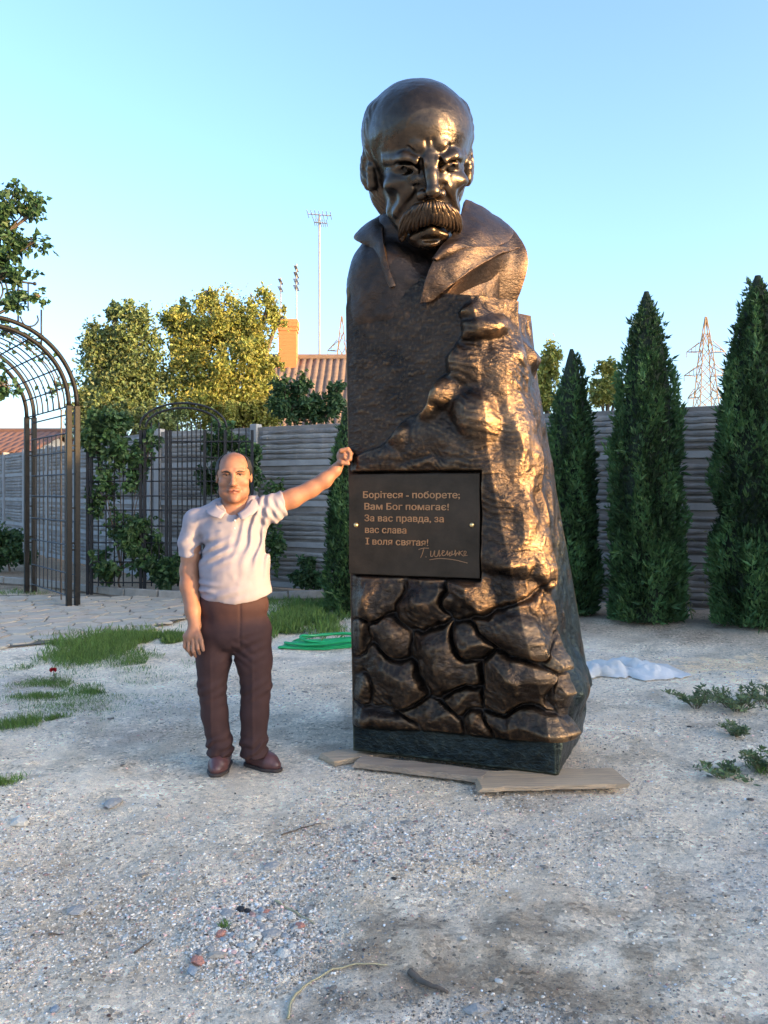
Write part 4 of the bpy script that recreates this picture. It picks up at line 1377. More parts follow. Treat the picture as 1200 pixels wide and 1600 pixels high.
    # ---- polo shirt
    sv = Vol((-1.22, 4.20, 0.88), (-0.40, 4.86, 1.52), 0.0048)
    sv.ell(pp(361, 828, .03), (.180, .125, .150))
    sv.ell(pp(366, 885, .005), (.190, .150, .19), .05)
    sv.ell(pp(367, 925, .005), (.198, .142, .13), .05)
    sv.cap(pp(338, 803, .035), pp(304, 815, .035), .070, .066, .04)
    sv.cap(pp(304, 815, .035), pp(295, 850, .03), .066, .066, .02)
    sv.cap(pp(295, 850, .03), pp(295.5, 885, .03), .066, .070, .01)
    sv.cap(pp(392, 802, .035), pp(420, 796, .045), .078, .075, .05)
    sv.cap(pp(420, 796, .045), pp(470, 772, .075), .075, .066, .03)
    sv.cap(pp(342, 793, .05), pp(388, 790, .05), .050, .050, .03)
    # trim: sleeve ends and hem
    X, Yv, Z = np.meshgrid(*sv.ax, indexing='ij', sparse=True)
    q = pp(441, 784, .055); n = np.array([.90, .25, .25]); n /= np.linalg.norm(n)
    pl = ((X-q[0])*n[0] + (Yv-q[1])*n[1] + (Z-q[2])*n[2])
    sv.D = np.maximum(sv.D, np.where(X > q[0]-.12, pl, -1).astype(np.float32))
    zs = pp(295, 871.5)[2]
    sv.D = np.maximum(sv.D, np.where(X < pp(311, 0)[0], zs - Z + 0*Yv, -1).astype(np.float32))
    hem = pp(366, 939)[2] + 0.030*np.clip((X - pp(366, 0)[0])/.2, -1, 1)**2 + 0.016*np.clip((X - pp(405, 0)[0])/.06, 0, 1)
    sv.D = np.maximum(sv.D, (hem - Z + 0*Yv).astype(np.float32))
    # neck opening with a short V placket
    nk = pp(366, 782, -.03)
    sv.cap(pp(366, 772, .02), pp(366, 800, .0), .072, .066, .006, 'sub')
    sv.cap(pp(366, 792, -.10), pp(372, 806, -.13), .030, .012, .004, 'sub')
    def folds(x, y, z):
        px = 600 + F_PX*x/PY; py = HORIZON + F_PX*(CAM_H - z)/PY
        d = 0.005*fbm(px*.03, py*.03, y*6, 3, 831) + 0.006*(np.abs(fbm(px*.022 + py*.012, py*.016, y*4, 3, 833)) - .3)
        # drag lines from the raised arm, across the belly and at the side
        a = np.exp(-(((px-405)/30)**2 + ((py-830)/55)**2)); d = d + 0.0105*a*np.sin((px*0.90 + py*0.16)*0.42 + 1.5*vnoise(px*.04, py*.04, 0, 3))
        b_ = np.exp(-(((px-338)/34)**2 + ((py-860)/20)**2)); d = d + 0.0100*b_*np.sin((py*0.9 + px*0.42)*0.42)
        c_ = np.exp(-(((px-322)/20)**2 + ((py-915)/12)**2)); d = d + 0.007*c_*np.sin((py*1.0 - px*0.06)*0.5)
        g = np.exp(-(((px-425)/22)**2 + ((py-800)/18)**2)); d = d + 0.005*g*np.sin((px*0.8 - py*0.5)*0.6)
        v_ = np.exp(-(((px-412)/16)**2 + ((py-885)/40)**2)); d = d + 0.004*v_*np.sin((px*0.95 + py*0.05)*0.45)
        w_ = np.exp(-(((px-355)/40)**2 + ((py-925)/12)**2)); d = d + 0.006*w_*np.sin((py*0.7 + px*0.25)*0.45)
        h_ = np.exp(-(((px-296)/16)**2 + ((py-845)/24)**2)); d = d + 0.003*h_*np.sin((py*0.6 + px*.3)*0.4)
        m_ = np.exp(-(((px-312)/7)**2 + ((py-850)/30)**2)); d = d + 0.006*m_
        return d
    sv.warp(folds, 0.03)
    shirt = sv.build('shirt', M_SHIRT, body, relax=1)
    # collar leaves and placket
    def leaf(net, nm='collar'):
        rows = [np.array([pp(*p) for p in row]) for row in net]
        rows = [curve_pts(r_, 14) for r_ in rows]
        n = min(map(len, rows)); P = np.array([r_[:n] for r_ in rows])
        P = curve_pts(P, 6); nr = len(P); idx = np.arange(nr*n).reshape(nr, n)
        qd = np.stack([idx[:-1,:-1], idx[:-1,1:], idx[1:,1:], idx[1:,:-1]], -1).reshape(-1, 4)
        o = link(nm, mesh_np(nm, P.reshape(-1, 3), qd, None, True), M_SHIRT, shirt)
        s_ = o.modifiers.new('solid', 'SOLIDIFY'); s_.thickness = 0.006; s_.offset = 0
    leaf([[(342, 778, .07), (339, 786, -.01), (346, 794, -.065), (358, 800, -.09)], [(334, 780, .08), (330, 790, .0), (338, 800, -.085), (354, 806, -.112)], [(331, 784, .09), (323, 793, .01), (330, 803, -.085), (351, 810, -.118)]])
    leaf([[(391, 774, .07), (393, 782, -.01), (387, 793, -.068), (376, 802, -.095)], [(398, 775, .08), (401, 784, -.01), (396, 798, -.09), (381, 809, -.12)], [(401, 778, .09), (407, 788, .0), (402, 801, -.088), (385, 812, -.12)]])
    for py_ in (812, 824):
        mb = MB(); mb.ball(pp(373.5, py_, -.128 - .0006*(py_-812)), .005, 8); mb.build('button', M_TRIM if 'M_TRIM' in globals() else M_SHIRT, shirt, True)
    # ---- trousers
    tv = Vol((-1.20, 4.22, 0.04), (-0.44, 4.82, 1.02), 0.0052)
    tv.ell(pp(364, 945, .005), (.194, .130, .14))
    tv.ell(pp(364, 985, .01), (.196, .135, .13), .04)
    tv.chain([pp(334, 985, .01), pp(334, 1030, .005), pp(331, 1070, -.005), pp(335, 1115, .0), pp(343, 1158, .0), pp(345, 1172, -.005)], [.106, .096, .075, .068, .066, .072], .02)
    tv.chain([pp(393, 985, .01), pp(395, 1030, .01), pp(400, 1070, .0), pp(398, 1115, .0), pp(396, 1158, .0), pp(397, 1174, -.005)], [.108, .099, .080, .074, .071, .076], .02)
    tv.cut(pp(364, 931), (0, 0, 1))
    def tfold(x, y, z):
        px = 600 + F_PX*x/PY; py = HORIZON + F_PX*(CAM_H - z)/PY
        d = 0.004*fbm(px*.03, py*.02, y*6, 3, 841)
        a = smooth(1130, 1165, py); d = d + 0.006*a*np.sin(py*0.36 + px*0.22 + y*14 + 2.5*vnoise(px*.05, py*.05, y*9, 5))
        b_ = np.exp(-(((px-372)/26)**2 + ((py-1020)/22)**2)); d = d + 0.004*b_*np.sin((py*0.45 - np.abs(px-367)*0.30) + 2*vnoise(px*.06, py*.06, 0, 3))
        c_ = np.exp(-(((px-395)/24)**2 + ((py-1010)/26)**2)); d = d + 0.004*c_*np.sin(py*0.42 + px*.16)
        k_ = np.exp(-((py-1075)/22)**2); d = d + 0.003*k_*np.sin(py*0.40 + px*.2)
        fly = np.exp(-((px-380.5)/1.6)**2)*smooth(1012, 1000, py)*(y < 4.5); d = d + 0.005*fly
        cr = np.exp(-((px-np.where(px < 366, 334, 398))/2.2)**2)*smooth(1000, 1050, py)*(y < 4.5); d = d - 0.004*cr
        return d
    tv.warp(tfold, 0.03)
    # break of the cloth over the shoe, open hem
    tv.cap(pp(345, 1190, -.02), pp(345, 1181, -.02), .05, .05, .004, 'sub')
    zc = pp(0, 1180)[2]
    tv.cut((0, 0, zc), (0, 0, -1))
    tr = tv.build('trousers', M_TROUS, body)
    # ---- shoes
    def shoe(heel, toe, w, nm='shoe'):
        heel = np.array(heel); toe = np.array(toe); d = toe-heel; d[2] = 0; L_ = np.linalg.norm(d); d /= L_
        v = Vol(np.minimum(heel, toe) - [.12, .12, .0] - [0, 0, heel[2] + .01], np.maximum(heel, toe) + [.12, .12, .14], 0.004)
        g = lambda t, z: heel + d*L_*t + np.array([0, 0, z])
        v.chain([g(.0, .045), g(.35, .046), g(.68, .038), g(.90, .030)], [w*.80, w*.84, w*.90, w*.62], .02)
        v.chain([g(.05, .085), g(.38, .080)], [w*.70, w*.62], .03)
        v.cap(g(.25, .085), g(.72, .045), w*.55, w*.62, .03)
        v.cut((0, 0, 0.014), (0, 0, -1))
        v.cut((0, 0, 0.125), (0, 0, 1))
        o = v.build(nm, M_SHOE, body)
        s2 = Vol(np.minimum(heel, toe) - [.12, .12, .02], np.maximum(heel, toe) + [.12, .12, .06], 0.004)
        s2.chain([g(.0, .010), g(.35, .010), g(.68, .010), g(.92, .010)], [w*.90, w*.90, w*1.04, w*.74], .01)
        s2.cut((0, 0, 0.018), (0, 0, 1)); s2.cut((0, 0, 0.0), (0, 0, -1))
        s2.build('sole', M_SOLE, o)
    a = pp(345, 1172); shoe((a[0], 4.60, 0), (a[0]-.005, 4.40, 0), .056)
    a = pp(391, 1172); shoe((a[0], 4.58, 0), (a[0]+.155, 4.475, 0), .052)
    return body
person = make_person()

# ================================================================== vegetation
def leaf_mat(name, a, b, trans=0.35, rough=0.5):
    return mat(name, a, rough, 0, b, 3.0, tint=True, trans=trans, spec=0.3)
M_BARK = mat('bark', (0.16, 0.12, 0.09), 0.95, 0, (0.08, 0.06, 0.045), 12, bump=0.8, stretch=(1, 1, .25))
M_THUJA = leaf_mat('thuja_spray', (0.068, 0.122, 0.040), (0.036, 0.078, 0.028), 0.15, 0.55)
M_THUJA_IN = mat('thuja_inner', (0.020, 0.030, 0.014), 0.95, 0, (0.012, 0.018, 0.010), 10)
M_LEAF_D = leaf_mat('dark_leaf', (0.060, 0.115, 0.045), (0.035, 0.078, 0.032))
M_LEAF_G = leaf_mat('green_leaf', (0.200, 0.235, 0.085), (0.115, 0.165, 0.065))
M_LEAF_Y = leaf_mat('yellow_leaf', (0.340, 0.320, 0.075), (0.190, 0.225, 0.060))
M_VINE = leaf_mat('vine_leaf', (0.080, 0.140, 0.050), (0.045, 0.095, 0.035))
M_GRASS = leaf_mat('grass_blade', (0.170, 0.260, 0.060), (0.110, 0.185, 0.045), 0.25)
M_WEED = leaf_mat('weed_leaf', (0.200, 0.250, 0.120), (0.130, 0.180, 0.085), 0.2)
M_DRY = mat('dry_stalk', (0.46, 0.40, 0.24), 0.85, 0, (0.30, 0.25, 0.14), 20)

def leaves(name, P, D, size, width, m, parent, r, fold=0.25, tint_lo=0.6, tint_hi=1.35, tints=None):
    """one kite-shaped, folded leaf (two triangles) at each point P along direction D"""
    n = len(P)
    D = D / (np.linalg.norm(D, axis=1)[:, None] + 1e-9)
    q = r.normal(size=(n, 3)); s = np.cross(D, q); s /= np.linalg.norm(s, axis=1)[:, None] + 1e-9
    nn = np.cross(D, s)
    size = np.broadcast_to(size, (n,))[:, None]; w = size*np.broadcast_to(width, (n,))[:, None]
    v = np.stack([P, P + D*size*.45 + s*w*.5 + nn*w*fold, P + D*size, P + D*size*.45 - s*w*.5 + nn*w*fold], 1).reshape(-1, 3)
    b = (np.arange(n)*4)[:, None]
    f = np.concatenate([b + np.array([[0, 1, 2]]), b + np.array([[0, 2, 3]])])
    if tints is None:
        tints = r.uniform(tint_lo, tint_hi, n)
    t = tints[:, None]*np.stack([r.uniform(.85, 1.15, n), np.ones(n), r.uniform(.8, 1.2, n)], 1)
    return link(name, mesh_np(name, v, f, np.repeat(t, 4, 0)), m, parent)

def rand_dirs(r, n):
    d = r.normal(size=(n, 3)); return d/np.linalg.norm(d, axis=1)[:, None]

# ---- conical thujas
def thuja(px, py_base, py_top, half_px, label, seed, tips=((0, 0, 1),), Y=None):
    g = on_ground(px, py_base) if Y is None else at(px, py_base, Y)
    x0, y0 = g[0], g[1]
    z0 = float(ground_z(x0, y0)) - 0.02
    H = at(px, py_top, y0)[2] - z0
    R = half_px/F_PX*y0*0.90
    root = thing('thuja', (x0, y0, z0), label, 'thuja', 'thujas planted along the concrete fence')
    r = np.random.default_rng(seed)
    prof = lambda t: R*np.interp(t, [0, .16, .35, .54, .70, .80, .88, .94, 1], [.88, 1.0, .97, .90, .72, .58, .42, .24, .02])
    # dark inside and trunk
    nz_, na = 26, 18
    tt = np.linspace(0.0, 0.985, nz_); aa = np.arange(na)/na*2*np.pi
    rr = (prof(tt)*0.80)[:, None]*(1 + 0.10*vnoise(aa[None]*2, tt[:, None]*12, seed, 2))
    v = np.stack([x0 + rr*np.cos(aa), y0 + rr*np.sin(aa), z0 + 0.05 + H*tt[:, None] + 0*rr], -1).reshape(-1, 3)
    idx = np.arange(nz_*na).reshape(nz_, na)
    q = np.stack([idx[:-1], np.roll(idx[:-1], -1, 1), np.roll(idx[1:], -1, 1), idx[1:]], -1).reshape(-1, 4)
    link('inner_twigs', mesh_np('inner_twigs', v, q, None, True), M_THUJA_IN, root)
    mb = MB(); mb.tube([(x0, y0, z0), (x0, y0, z0 + H*.5), (x0, y0, z0 + H*.9)], [.05, .03, .012], 8)
    mb.build('trunk', M_BARK, root)
    n = int(21000*(H/3.7)*(R/.40))
    t = r.random(n*2); t = t[r.random(n*2) < (prof(t)/R*.92 + .08)][:n]; n = len(t)
    a = r.uniform(0, 2*np.pi, n)
    clump = fbm(np.cos(a)*2.2 + 3, np.sin(a)*2.2, t*H*2.6, 3, 900+seed)
    rad = prof(t)*(0.78 + 0.22*r.random(n) + 0.20*clump) + 0.010
    ox = 0.0
    for (dx, t0, k) in tips:
        ox = ox + dx*smooth(t0, 1.0, t)*np.where(r.random(n) < k, 1, -1 if len(tips) == 1 and dx else 1)
    P = np.stack([x0 + rad*np.cos(a) + ox, y0 + rad*np.sin(a), z0 + 0.04 + H*t*0.97], 1)
    D = np.stack([np.cos(a)*.55, np.sin(a)*.55, np.full(n, .85)], 1) + r.normal(0, .30, (n, 3))
    stray = (r.random(n) < .035)
    P[stray] += np.stack([np.cos(a)*.03, np.sin(a)*.03, np.full(n, .02)], 1)[stray]
    sz = r.uniform(.045, .090, n)*(0.75 + .25*(1-t))
    tint = np.clip(1.0 + 0.9*clump + r.normal(0, .28, n), .3, 2.2)
    sz = sz*np.where(stray, 1.7, 1)
    low = fbm(np.cos(a)*1.3 + 7, np.sin(a)*1.3, t*H*1.2, 2, 950+seed)
    keep = ~((low < -.42) & (r.random(n) < .55))
    P, D, sz, tint, n = P[keep], D[keep], sz[keep], tint[keep], int(keep.sum())
    # three narrow fans to each spray
    PP = np.repeat(P, 3, 0); DD = np.repeat(D, 3, 0) + r.normal(0, .32, (n*3, 3))
    leaves('crown', PP, DD, np.repeat(sz, 3)*r.uniform(.7, 1.1, n*3), 0.26, M_THUJA, root, r, tints=np.repeat(tint, 3))
    return root
thuja(893, 973, 546, 46, 'smallest of the conical thujas right beside the monument, with a forked tip', 1, tips=((0.10, .80, .5), (-0.05, .8, 1)))
thuja(1010, 985, 455, 61, 'middle conical thuja standing clear between two stretches of fence', 2)
thuja(1184, 996, 430, 74, 'tallest conical thuja at the right edge of the picture', 3)
thuja(552, 956, 618, 46, 'dark thuja half hidden behind the left side of the monument', 4)

# ---- broadleaf trees
def broad_tree(name, label, cat, base, blobs, n_leaf, size, m, seed, trunk_r=0.12, group=None, width=0.6, droop=0.2, limbs=True, clump_r=0.30, hub=None, ragged=True):
    """blobs: (centre, radii) of leafy masses; leaves sit in small clumps near their surfaces"""
    r = np.random.default_rng(seed)
    base = np.asarray(base, float)
    root = thing(name, base, label, cat, group)
    cen = np.array([b[0] for b in blobs]); rad = np.array([b[1] for b in blobs])
    mb = MB()
    if hub is None:
        hub = cen.mean(0); hub[2] = base[2] + (cen[:, 2].min() - base[2])*0.75
    hub = np.asarray(hub, float)
    mb.tube(curve_pts([base, base*.5 + hub*.5 + r.normal(0, .04, 3), hub], 10), np.linspace(trunk_r, trunk_r*.7, 11)[:len(curve_pts([base, base, hub], 10))], 8)
    for c, rr in zip(cen, rad):
        mid = hub*.5 + c*.5 + r.normal(0, .12, 3)*np.linalg.norm(rr)*.4
        p = curve_pts([hub, mid, c, c + np.array([0, 0, rr[2]*.6])], 12)
        mb.tube(p, np.linspace(trunk_r*.55, trunk_r*.08, len(p)), 6)
        for _ in range(5):
            d = rand_dirs(r, 1)[0]; d[2] = abs(d[2])*.7
            p = curve_pts([mid*.4 + c*.6, c + d*rr*.5, c + d*rr*.98], 8)
            mb.tube(p, np.linspace(trunk_r*.2, trunk_r*.03, len(p)), 5)
    mb.build('trunk', M_BARK, root, True)
    if ragged:      # small shoots that break the outline
        ex_c, ex_r = [], []
        for c, rr in zip(cen, rad):
            for _ in range(6):
                d = rand_dirs(r, 1)[0]; d[2] = d[2]*.8 + .25
                ex_c.append(c + d*rr*r.uniform(.95, 1.2)); ex_r.append(rr*r.uniform(.16, .34, 3)*[1, 1, 1.3])
        cen = np.vstack([cen, ex_c]); rad = np.vstack([rad*.94, ex_r])
    vol = rad.prod(1)**(2/3); share = vol/vol.sum()
    Ps, Ts = [], []
    for c, rr, s in zip(cen, rad, share):
        nl = int(n_leaf*s)
        nc = max(6, int(nl/55))
        d = rand_dirs(r, nc)
        cc = c + d*rr*np.power(r.random(nc), .38)[:, None]*(1 + 0.16*r.normal(size=nc))[:, None]
        k = r.integers(0, nc, nl)
        ct = r.uniform(.75, 1.25, nc)
        Ps.append(cc[k] + r.normal(0, clump_r*.5, (nl, 3))*np.minimum(rr, clump_r*3.)/ (clump_r*3.)*1.6)
        Ts.append(ct[k]*r.uniform(.75, 1.3, nl))
    P = np.concatenate(Ps); T = np.concatenate(Ts)
    D = rand_dirs(r, len(P)); D[:, 2] -= droop
    leaves('crown', P, D, r.uniform(.65, 1.15, len(P))*size, width, m, root, r, tints=T)
    return root
def blob(px, py, Y, rx, rz, ry=None):
    k = Y/F_PX
    return (at(px, py, Y), np.array([rx*k, (ry or rx)*k*.9, rz*k]))
broad_tree('leafy_tree', 'dark green leafy tree behind the trellis, left of the yellow-lit one', 'tree', (-5.6, 17.0, 0),
    [blob(180, 600, 17, 50, 62), blob(150, 560, 17, 30, 38), blob(212, 540, 17, 34, 42), blob(165, 640, 16.5, 44, 40), blob(225, 615, 16.8, 38, 48), blob(208, 500, 17, 22, 24), blob(180, 490, 17, 12, 16), blob(240, 660, 16, 40, 30), blob(140, 655, 16.5, 26, 30)],
    26000, .095, M_LEAF_G, 31, .14, 'leafy trees behind the fence')
broad_tree('leafy_tree', 'broad sunlit yellow-green tree beside the brick chimney', 'tree', (-3.8, 17.6, 0),
    [blob(300, 520, 17.5, 42, 42), blob(350, 508, 17.5, 44, 44), blob(395, 530, 17.5, 38, 48), blob(300, 590, 17.2, 46, 46), blob(365, 590, 17, 48, 52), blob(405, 605, 17.2, 30, 44), blob(330, 640, 16.8, 50, 32), blob(400, 650, 17, 36, 24), blob(418, 478, 17.6, 14, 26), blob(328, 462, 17.6, 10, 18), blob(275, 500, 17.6, 20, 26), blob(434, 500, 17.5, 12, 18)],
    32000, .092, M_LEAF_Y, 32, .15, 'leafy trees behind the fence')
broad_tree('shrub', 'dark shrub in front of the ribbed roof, right of the yellow tree', 'shrub', (-1.9, 15.2, 0),
    [blob(450, 640, 15.2, 26, 22), blob(485, 642, 15.2, 22, 20), blob(515, 638, 15.2, 20, 18), blob(470, 610, 15.2, 12, 18), blob(440, 615, 15.2, 18, 22), blob(528, 612, 15.2, 12, 14)], 4600, .10, M_LEAF_D, 33, .06)
broad_tree('leafy_tree', 'pale sunlit treetop just right of the monument above the smallest thuja', 'tree', (2.9, 15.0, 0),
    [blob(852, 590, 15, 16, 40), blob(862, 560, 15, 12, 22), blob(846, 630, 15, 18, 26)], 2600, .10, M_LEAF_Y, 34, .08, 'leafy trees behind the fence')
broad_tree('leafy_tree', 'small sunlit treetop between the smallest and the middle thuja', 'tree', (4.1, 15.5, 0),
    [blob(947, 600, 15.5, 18, 26), blob(951, 575, 15.5, 9, 14), blob(938, 622, 15.5, 24, 16), blob(962, 615, 15.5, 14, 18)], 2400, .10, M_LEAF_Y, 35, .08, 'leafy trees behind the fence')
broad_tree('garden_tree', 'dark-leaved tree reaching in at the left edge above the arbour', 'tree', (-5.6, 8.9, 0),
    [blob(30, 312, 8.9, 30, 22), blob(50, 330, 8.9, 18, 12), blob(5, 345, 8.9, 30, 26), blob(45, 382, 8.9, 26, 16), blob(10, 400, 8.9, 30, 20), blob(20, 425, 8.9, 28, 16), blob(55, 465, 8.9, 16, 10), blob(20, 470, 8.9, 26, 14),
     blob(-60, 350, 8.9, 60, 70), blob(-70, 430, 8.9, 60, 50), blob(-120, 380, 8.9, 70, 80), blob(10, 605, 8.9, 18, 18), blob(-30, 600, 8.9, 40, 30)],
    6500, .085, M_LEAF_D, 36, .045, None, .62, .6, clump_r=.22, hub=(-5.15, 8.9, 3.3))

# ---- vines and bushes at the trellis
def leafy(name, label, cat, base, blobs, n, size, m, seed, group=None):
    return broad_tree(name, label, cat, base, blobs, n, size, m, seed, .018, group, .75, .35, clump_r=.22)
leafy('climbing_vine', 'climbing vine on the iron trellis right behind the arbour post', 'vine', (*on_ground(190, 925)[:2], 0.0),
    [blob(150, 690, 12.3, 22, 30), blob(185, 700, 12.3, 26, 30), blob(170, 660, 12.3, 30, 18), blob(215, 740, 12.3, 20, 34), blob(160, 770, 12.3, 20, 40), blob(200, 830, 12.3, 30, 30), blob(225, 860, 12.3, 24, 30), blob(165, 880, 12.3, 24, 24), blob(235, 690, 12.3, 14, 22)], 4200, .10, M_VINE, 41)
leafy('climbing_vine', 'climbing vine on the trellis behind the head of the man', 'vine', (*on_ground(352, 924)[:2], 0.0),
    [blob(335, 700, 12.5, 22, 24), blob(365, 690, 12.5, 20, 18), blob(385, 715, 12.5, 18, 26), blob(325, 745, 12.5, 16, 30), blob(392, 752, 12.5, 14, 20), blob(345, 670, 12.5, 14, 12), blob(430, 800, 12.5, 14, 40), blob(425, 860, 12.5, 18, 34)], 2600, .095, M_VINE, 42)
leafy('bush', 'low dark bush at the foot of the far left fence', 'bush', (*on_ground(15, 893)[:2], 0.0),
    [blob(10, 850, 15.8, 30, 24), blob(35, 862, 15.8, 18, 22), blob(-20, 860, 15.8, 30, 26)], 2200, .10, M_LEAF_D, 43)
leafy('bush', 'leafy bush just left of the sleeve of the man', 'bush', (*on_ground(258, 928)[:2], 0.0),
    [blob(262, 900, 12.2, 20, 18), blob(246, 890, 12.2, 18, 18), blob(275, 885, 12.2, 14, 18)], 1500, .09, M_LEAF_D, 44)
leafy('bush', 'small bush between the man and the dark thuja', 'bush', (*on_ground(480, 924)[:2], 0.0),
    [blob(480, 895, 12.4, 16, 20), blob(468, 908, 12.4, 14, 12), blob(494, 906, 12.4, 12, 14)], 1100, .085, M_LEAF_D, 45)

# ---- grass
def make_grass():
    r = np.random.default_rng(61)
    P = []; Hh = []
    for (px, py, rx, ry, n, h) in [(200, 1003, 100, 18, 8500, .085), (130, 1025, 60, 13, 2600, .07), (215, 1035, 40, 10, 900, .05), (90, 1010, 30, 8, 800, .06), (270, 1000, 30, 14, 1600, .085), (480, 965, 62, 24, 6500, .13), (440, 985, 26, 12, 1600, .11), (520, 975, 26, 16, 1600, .10),
                                   (80, 1065, 70, 8, 1300, .04), (160, 1078, 60, 10, 1500, .045), (100, 1105, 90, 16, 900, .03), (60, 1092, 50, 7, 700, .045), (30, 1136, 60, 10, 1200, .05), (90, 1128, 24, 6, 420, .045), (5, 1222, 26, 10, 500, .05), (40, 1040, 60, 5, 500, .035),
                                   (150, 1085, 170, 50, 2600, .026), (180, 1030, 150, 30, 2200, .035), (300, 945, 120, 8, 700, .05), (30, 925, 60, 6, 600, .06), (350, 1452, 10, 8, 90, .03), (1190, 1205, 22, 9, 260, .05), (420, 940, 120, 8, 1500, .08), (1150, 985, 60, 5, 260, .05)]:
        g = on_ground(px, py); sx = rx/F_PX*g[1]; sy = ry/(F_PX*CAM_H)*g[1]**2
        q = r.normal(0, .48, (n, 2))
        x = g[0] + q[:, 0]*sx; y = g[1] + q[:, 1]*sy
        dens = fbm(x*3, y*3, 0, 3, 951) > -.15 + .3*(np.abs(q).max(1) - .6)
        x, y = x[dens], y[dens]
        P.append(np.stack([x, y, ground_z(x, y) - .003], 1)); Hh.append(np.full(len(x), h))
    P = np.concatenate(P); Hh = np.concatenate(Hh)
    n = len(P)
    D = np.stack([r.normal(0, .45, n), r.normal(0, .45, n), np.ones(n)], 1)
    o = leaves('grass', P, D, Hh*r.uniform(.5, 1.3, n), 0.10, M_GRASS, None, r, fold=.3)
    tag(o, 'patches of short green grass along the paving and the bed edging', 'grass', kind='stuff')
make_grass()

# ---- weeds at the right, dead stalks by the thujas, a red flower
def weed(px, py, spread, n_stem, label, seed, h=.12, group='weeds on the bare earth'):
    r = np.random.default_rng(seed)
    g = on_ground(px, py); z0 = float(ground_z(g[0], g[1]))
    root = thing('weed', (g[0], g[1], z0), label, 'weed', group)
    mb = MB(); LP, LD = [], []
    for k in range(n_stem):
        a = r.uniform(0, 2*np.pi); L_ = spread*r.uniform(.4, 1.1)
        e = np.array([g[0] + L_*np.cos(a), g[1] + L_*np.sin(a)*.9, z0 + h*r.uniform(.3, 1.2)])
        b = np.array([g[0] + .3*L_*np.cos(a)*r.uniform(.2, 1), g[1] + .25*L_*np.sin(a), z0])
        p = curve_pts([b, b*.5 + e*.5 + [0, 0, h*.3], e], 10)
        mb.tube(p, np.linspace(.0035, .0012, len(p)), 5)
        for q in p[2:]:
            for _ in range(3):
                LP.append(q + r.normal(0, .006, 3)); d = rand_dirs(r, 1)[0]; d[2] = abs(d[2])*.6 + .1; LD.append(d)
    mb.build('stem', mat('weed_stem', (.22, .17, .10), .8), root)
    leaves('foliage', np.array(LP), np.array(LD), r.uniform(.02, .045, len(LP)), .42, M_WEED, root, r)
weed(1150, 1110, .26, 26, 'widest weed on the pale sand at the right', 71, .10)
weed(1085, 1108, .22, 16, 'straggling weed left of the widest one on the sand', 72, .10)
weed(1195, 1100, .18, 14, 'upright weed cut by the right edge of the picture', 73, .14)
weed(1148, 1152, .09, 10, 'small grey-green weed just below the sand heap', 74, .06)
weed(1130, 1212, .16, 9, 'flattened weed near the right edge beyond the planks', 75, .05)
weed(1192, 1208, .12, 16, 'bright green weed at the right edge beyond the planks', 76, .10)
def stalk(px, py, top, lean, label, seed):
    r = np.random.default_rng(seed)
    g = on_ground(px, py); z0 = float(ground_z(g[0], g[1])); zt = at(px, top, g[1])[2]
    root = thing('dry_stalk', (g[0], g[1], z0), label, 'stalk', 'dry stalks between the thujas')
    b = np.array([g[0], g[1], z0])
    mb = MB()
    p = curve_pts([b, b + [lean*.4, .02, (zt-z0)*.45], b + [lean, .03, zt-z0]], 16)
    mb.tube(p, np.linspace(.009, .003, len(p)), 6)
    for k in (4, 7, 9, 11, 13):
        d = rand_dirs(r, 1)[0]*[.12, .12, .05]; d[2] = abs(d[2])
        mb.tube(curve_pts([p[k], p[k] + d*.6 + [0, 0, .05], p[k] + d], 6), np.linspace(.004, .0018, 7)[:len(curve_pts([p[k], p[k], p[k]+d], 6))], 5)
    mb.build('stem', mat('pale_green_stalk', (.30, .34, .14), .7, 0, (.36, .32, .18), 9), root)
    q = p[r.integers(4, len(p), 26)] + r.normal(0, .02, (26, 3)); D = rand_dirs(r, 26); D[:, 2] -= .7
    leaves('withered_leaf', q, D, r.uniform(.04, .09, 26), .35, leaf_mat('withered', (.36, .36, .18), (.22, .26, .10)), root, r)
stalk(1082, 982, 905, -.10, 'short dry stalk leaning against the middle thuja', 81)
stalk(1070, 978, 820, .03, 'thin tall stalk along the right side of the middle thuja', 82)
stalk(1113, 990, 830, -.03, 'pale tall stalk along the left side of the tallest thuja', 83)
def flower():
    g = on_ground(83, 1062); z0 = float(ground_z(g[0], g[1])); r = np.random.default_rng(9)
    root = thing('red_flower', (g[0], g[1], z0), 'single red flower in the grass left of the man', 'flower')
    t = np.array([g[0], g[1], z0 + .10])
    mb = MB(); mb.tube(curve_pts([(g[0], g[1], z0), (g[0]+.01, g[1], z0+.05), t], 6), .003, 5); mb.build('stem', MATS['weed_stem'], root)
    n = 22; D = rand_dirs(r, n); D[:, 2] = np.abs(D[:, 2])*.7
    leaves('petals', np.repeat(t[None], n, 0), D, .034, .9, leaf_mat('red_petal', (.50, .015, .02), (.38, .01, .015)), root, r)
    leaves('foliage', np.repeat((t - [0, 0, .06])[None], 14, 0) + r.normal(0, .012, (14, 3)), rand_dirs(r, 14), .05, .5, M_WEED, root, r)
flower()

